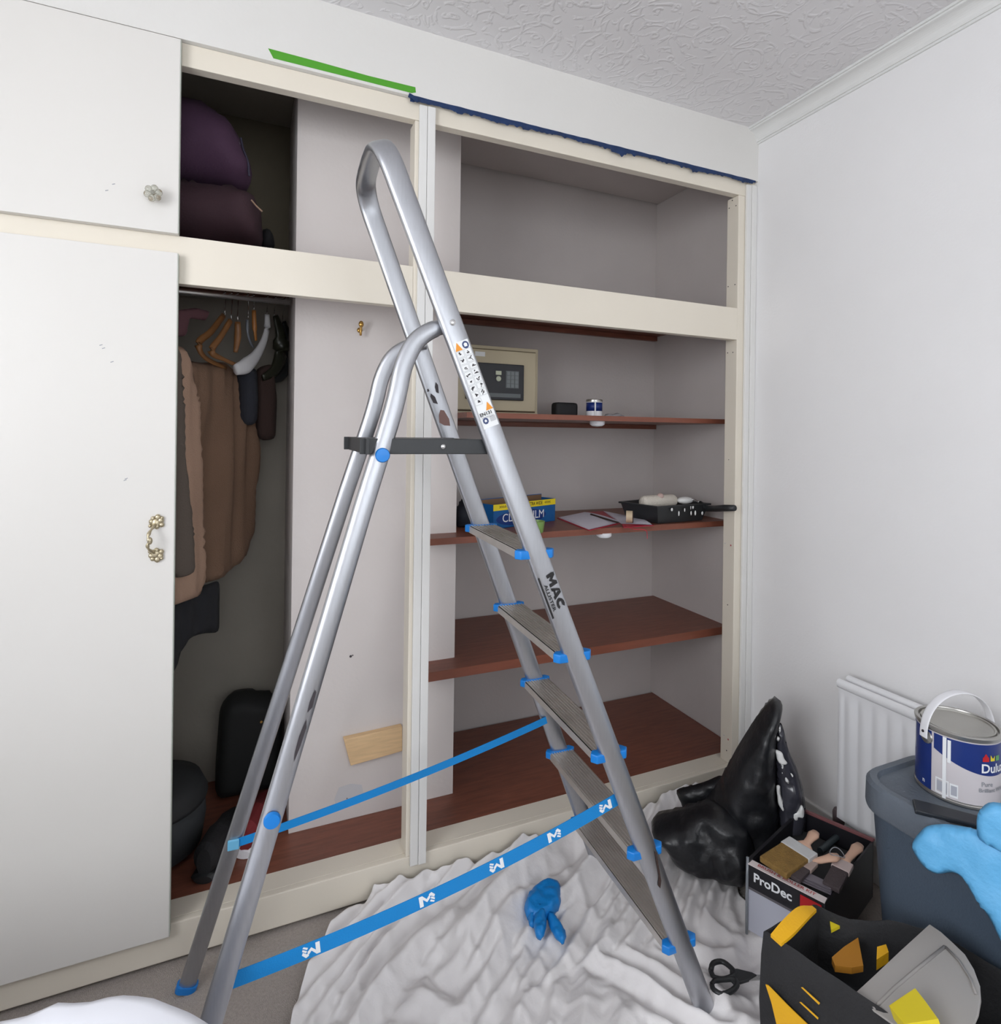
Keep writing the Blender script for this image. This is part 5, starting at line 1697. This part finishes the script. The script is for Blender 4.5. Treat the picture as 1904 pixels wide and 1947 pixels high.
# white frames, line and the drip down the front
for a0, a1, l0, h0 in ((-.50, -.18, .012, .046),):
    for s in ((a0, a0 + .03, l0, h0), (a1 - .03, a1, l0, h0), (a0, a1, l0, l0 + .003), (a0, a1, h0 - .003, h0)):
        label_patch('label_frame', WHITEI, s[0], s[1], s[2], s[3], .0010, 6)
label_patch('label_frame', WHITEI, -.16, .03, .014, .044, .0009, 8)
label_patch('label_box', mat('label_grey_box', (176, 178, 188), .5), -.13, .005, .019, .040, .0012, 6)
label_patch('label_box', bpy.data.materials['label_grey_box'], -.46, -.22, .018, .040, .0009, 6)
label_patch('white_drip', WHITEI, -.33, -.24, lambda a_: .004, Ht - .014, .0016, 6)
label_patch('white_drip', WHITEI, -.22, -.14, .088, Ht - .018, .0014, 6)
def wtext(txt, ac, hc, size, mt, lift=.0012, bold=.0):
    mb = MB().text(txt, (0, 0, 0), (1, 0, 0), (0, 1, 0), size, bold=bold, warp=lambda x, y: tl(ac + x / Rt, hc + y, lift))
    mb.build('lettering', mt, tn)
wtext('Dulux', .96, .090, .027, WHITEI, bold=.0006)
wtext('Pure', .72, .056, .014, GREYI, bold=.0002)
wtext('Brilliant White', .94, .043, .012, GREYI, bold=.0002)
wtext('n', -.86, .022, .014, WHITEI, bold=.0004)
label_patch('logo_splash', RED, .58, .76, .106, lambda a_: .119 + .004 * sin(a_ * 40), .0014, 8)
label_patch('logo_splash', YELP, .80, .94, .107, lambda a_: .117 + .004 * sin(a_ * 34), .0014, 8)
label_patch('logo_splash', mat('green_ink', (96, 160, 90), .5), .98, 1.12, .107, lambda a_: .118, .0014, 8)
# handle and ears
ha = .78      # ear angle offset to the left of the view direction
e1_ = tl(-ha, Ht - .032, .004); e2_ = tl(-ha + pi, Ht - .030, .004)
for e_ in (e1_, e2_):
    od = (e_ - Vector((tc_.x, tc_.y, e_.z))).normalized()
    MB().lathe(e_ - od * .004, [(.015, 0), (.014, .003), (.006, .005), (.004, .008), (0, .008)], 20, axis=od).build('handle_ear', TINM, tn, smooth=True, autosm=50)
hm_ = (e1_ + e2_) / 2
hd = (e2_ - e1_) / 2
hp = []
for k in range(33):
    t = pi * k / 32
    hp.append(hm_ - hd * (1.06 * cos(t)) + Zz * (.098 * sin(t) ** .85) + hd.normalized().cross(Zz) * 0.0)
hn = hd.normalized().cross(Zz)
Bh = []
for i in range(len(hp)):
    t = (hp[min(i + 1, 32)] - hp[max(i - 1, 0)]).normalized()
    Bh.append(t.cross(hn).normalized())
MB().sweep(hp, [hn] * len(hp), Bh, .0105, .0013, 10, 3.5).build('carry_handle', WPLAS, tn, smooth=True, autosm=60)
MB().lathe(hp[1] + (hp[0] - Vector((tc_.x, tc_.y, hp[0].z))).normalized() * .0008, [(.003, 0), (.003, .002), (0, .002)], 12, axis=(hp[0] - Vector((tc_.x, tc_.y, hp[0].z))).normalized()).build('rivet', SCUFF, tn)

# light blue glove draped over the bin
gp2 = Vector((-.440, -.93, .36))
NX = Vector((-.93, -.28, .22)).normalized()
lg = thing('light_blue_glove', 'large light blue rubber glove draped over the grey bin at the right edge', 'glove', gp2)
def gpart(px, off, T, e_, seed, name):
    mb = MB()
    pillow(mb, [onp(u, v, gp2 + NX * off, NX) for u, v in px], NX, T, e_, .008, lambda q: .004 * nz3(q, 28, seed) + .004 * (ridge(q, 12, seed) - .5))
    g = mb.build(name, GLOVE2, lg, smooth=True); grad_clean(g)
gpart([(1731, 1610), (1742, 1590), (1762, 1569), (1800, 1566), (1850, 1574), (1900, 1600), (1960, 1630), (1990, 1700), (1990, 1910), (1940, 1860), (1904, 1790), (1880, 1740), (1852, 1706), (1835, 1672), (1822, 1655), (1800, 1660), (1776, 1663), (1755, 1648)],
      0, .012, .016, 2, 'glove_cuff')
gpart([(1858, 1598), (1857, 1548), (1872, 1530), (1886, 1521), (1904, 1528), (1960, 1534), (1985, 1600), (1960, 1640), (1904, 1622), (1885, 1608)], .016, .010, .014, 5, 'glove_finger')

# ================================================================== TOOL BAG
FRONT = False
ZT = .295
tb = thing('tool_bag', 'open black and yellow tool bag at the bottom right of the photo', 'tool bag', (-.62, -.98, 0))
rim_px = [(1452, 1768), (1500, 1745), (1545, 1720), (1612, 1750), (1691, 1752), (1770, 1768), (1850, 1815), (1904, 1848)]
rim = [at(u, v, 2, ZT) for u, v in rim_px]
last = [Vector((-.50, -1.22, ZT)), Vector((-.66, -1.24, ZT)), at(1702, 1941, 2, ZT), at(1622, 1887, 2, ZT), at(1535, 1828, 2, ZT)]
rim = rim + last
rr_ = []
for i in range(len(rim)):
    a, b_ = rim[i], rim[(i + 1) % len(rim)]
    k = max(1, int((b_ - a).length / .02))
    for j in range(k): rr_.append(a.lerp(b_, j / k))
cb = sum(rr_, Vector()) / len(rr_)
def brg(sc_, z, wob=.004):
    out = []
    for p_ in rr_:
        w = cb + (p_ - cb) * sc_
        d_ = (p_ - cb).normalized()
        w = w + d_ * wob * noise.noise(Vector((p_.x * 20, p_.y * 20, z * 12)))
        out.append(Vector((w.x, w.y, z + wob * 1.5 * noise.noise(Vector((p_.x * 16, p_.y * 16, 5))) * (1 if z > .2 else 0))))
    return out
m6 = MB()
rings_ = [brg(.97, .002, 0), brg(1.0, .06), brg(1.02, .16), brg(1.01, .25), brg(1.0, ZT), brg(.975, ZT + .003), brg(.95, ZT - .004), brg(.95, .20), brg(.92, .08)]
stack(m6, rings_)
m6.build('bag_body', BAGM, tb, smooth=True, autosm=50)
# yellow trims traced on the real walls of the bag
wl_a, wl_b = at(1452, 1768, 2, ZT), at(1702, 1941, 2, ZT)
wd_ = (wl_b - wl_a).normalized(); wn = Vector((-wd_.y, wd_.x, 0))
if wn.dot(C0 - wl_a) < 0: wn = -wn
wn0 = wl_a + wn * .012
def trim(px, P0, N, mt, name='yellow_trim', th=.002):
    MB().prism([onp(u, v, P0, N) for u, v in px], N * th).build(name, mt, tb)
trim([(1457, 1871), (1462, 1873), (1500, 1912), (1545, 1955), (1480, 1955), (1468, 1905)], wn0, wn, YEL)
trim([(1524, 1877), (1527, 1877), (1560, 1907), (1558, 1910)], wn0 + wn * .001, wn, YEL, 'yellow_stitching', .001)
trim([(1521, 1905), (1524, 1905), (1557, 1935), (1556, 1938)], wn0 + wn * .001, wn, YEL, 'yellow_stitching', .001)
# the raised yellow handle band on the short end
hb1 = [at(1466, 1776, 2, ZT + .006), at(1490, 1748, 2, ZT + .020), at(1518, 1724, 2, ZT + .024), at(1545, 1722, 2, ZT + .012)]
hb2 = [at(1486, 1794, 2, ZT + .003), at(1510, 1774, 2, ZT + .014), at(1538, 1744, 2, ZT + .018), at(1553, 1729, 2, ZT + .010)]
h1, h2 = smoothpath(hb1, 5), smoothpath(hb2, 5)
mb = MB()
vs = []
for a, b_ in zip(h1, h2): vs += [a, b_, b_ - Zz * .006, a - Zz * .006]
fs = []
for i in range(len(h1) - 1):
    k = 4 * i
    for a_, b_ in ((0, 1), (1, 2), (2, 3), (3, 0)): fs.append((k + a_, k + 4 + a_, k + 4 + b_, k + b_))
fs += [(0, 1, 2, 3), tuple(len(vs) - 4 + i for i in (3, 2, 1, 0))]
mb.add(vs, fs)
mb.build('yellow_handle_band', YEL, tb, smooth=True, autosm=40)
MB().prism([at(u, v, 2, ZT - .02) for u, v in ((1577, 1747), (1603, 1763), (1581, 1774))], (0, 0, .006)).build('yellow_tag', YELP, tb)
MB().prism([at(u, v, 2, .262) for u, v in ((1588, 1848), (1582, 1832), (1605, 1812), (1632, 1794), (1642, 1848), (1620, 1852))], (0, 0, .012)).build('inner_pocket', mat('ochre_pocket', (168, 112, 26), .7), tb)
MB().prism([at(u, v, 2, .262) for u, v in ((1667, 1845), (1668, 1820), (1685, 1815), (1690, 1830))], (0, 0, .02)).build('inner_tag', YEL, tb)
MB().prism([p_ + Zz * (.17 - p_.z) for p_ in brg(.93, .1, 0)], (0, 0, .004)).build('tool_tray', BLACKM, tb)

# grey curved plastic panel sticking out of the bag
Pa, Pb, Pc = at(1640, 1880, 2, .285), at(1768, 1758, 2, .325), at(1866, 1885, 2, .345)
SN = (Pb - Pa).cross(Pc - Pa).normalized()
if SN.dot(C0 - Pa) < 0: SN = -SN
gsh = thing('grey_plastic_panel', 'pale grey D-shaped plastic panel sticking up out of the tool bag', 'plastic panel', Pa)
o1 = [(1622, 1892), (1660, 1857), (1712, 1808), (1768, 1757), (1790, 1772), (1812, 1792), (1835, 1814), (1852, 1842), (1863, 1872), (1865, 1900), (1860, 1928), (1846, 1960), (1820, 1985), (1760, 1990)]
MB().prism([onp(u, v, Pa, SN) for u, v in o1], -SN * .004).build('panel_sheet', GREYP, gsh, bevel=.001)
def rib(px, w):
    MB().tube([onp(u, v, Pa + SN * .001, SN) for u, v in px], w, 8).build('moulded_rib', mat('grey_rib', (150, 146, 143), .5) if 'grey_rib' not in bpy.data.materials else bpy.data.materials['grey_rib'], gsh, smooth=True)
rib([(1662, 1918), (1700, 1880), (1745, 1842), (1797, 1800)], .0028)
rib([(1799, 1801), (1825, 1828), (1846, 1862), (1856, 1890)], .0022)
yb = MB().prism([onp(u, v, Pa + SN * .010, SN) for u, v in ((1700, 1938), (1726, 1920), (1750, 1904), (1770, 1930), (1795, 1965), (1730, 1975))], SN * .02)
yb.build('yellow_sponge', YELP, bevel=.003, label='bright yellow block lying against the grey plastic panel in the tool bag', cat='sponge')
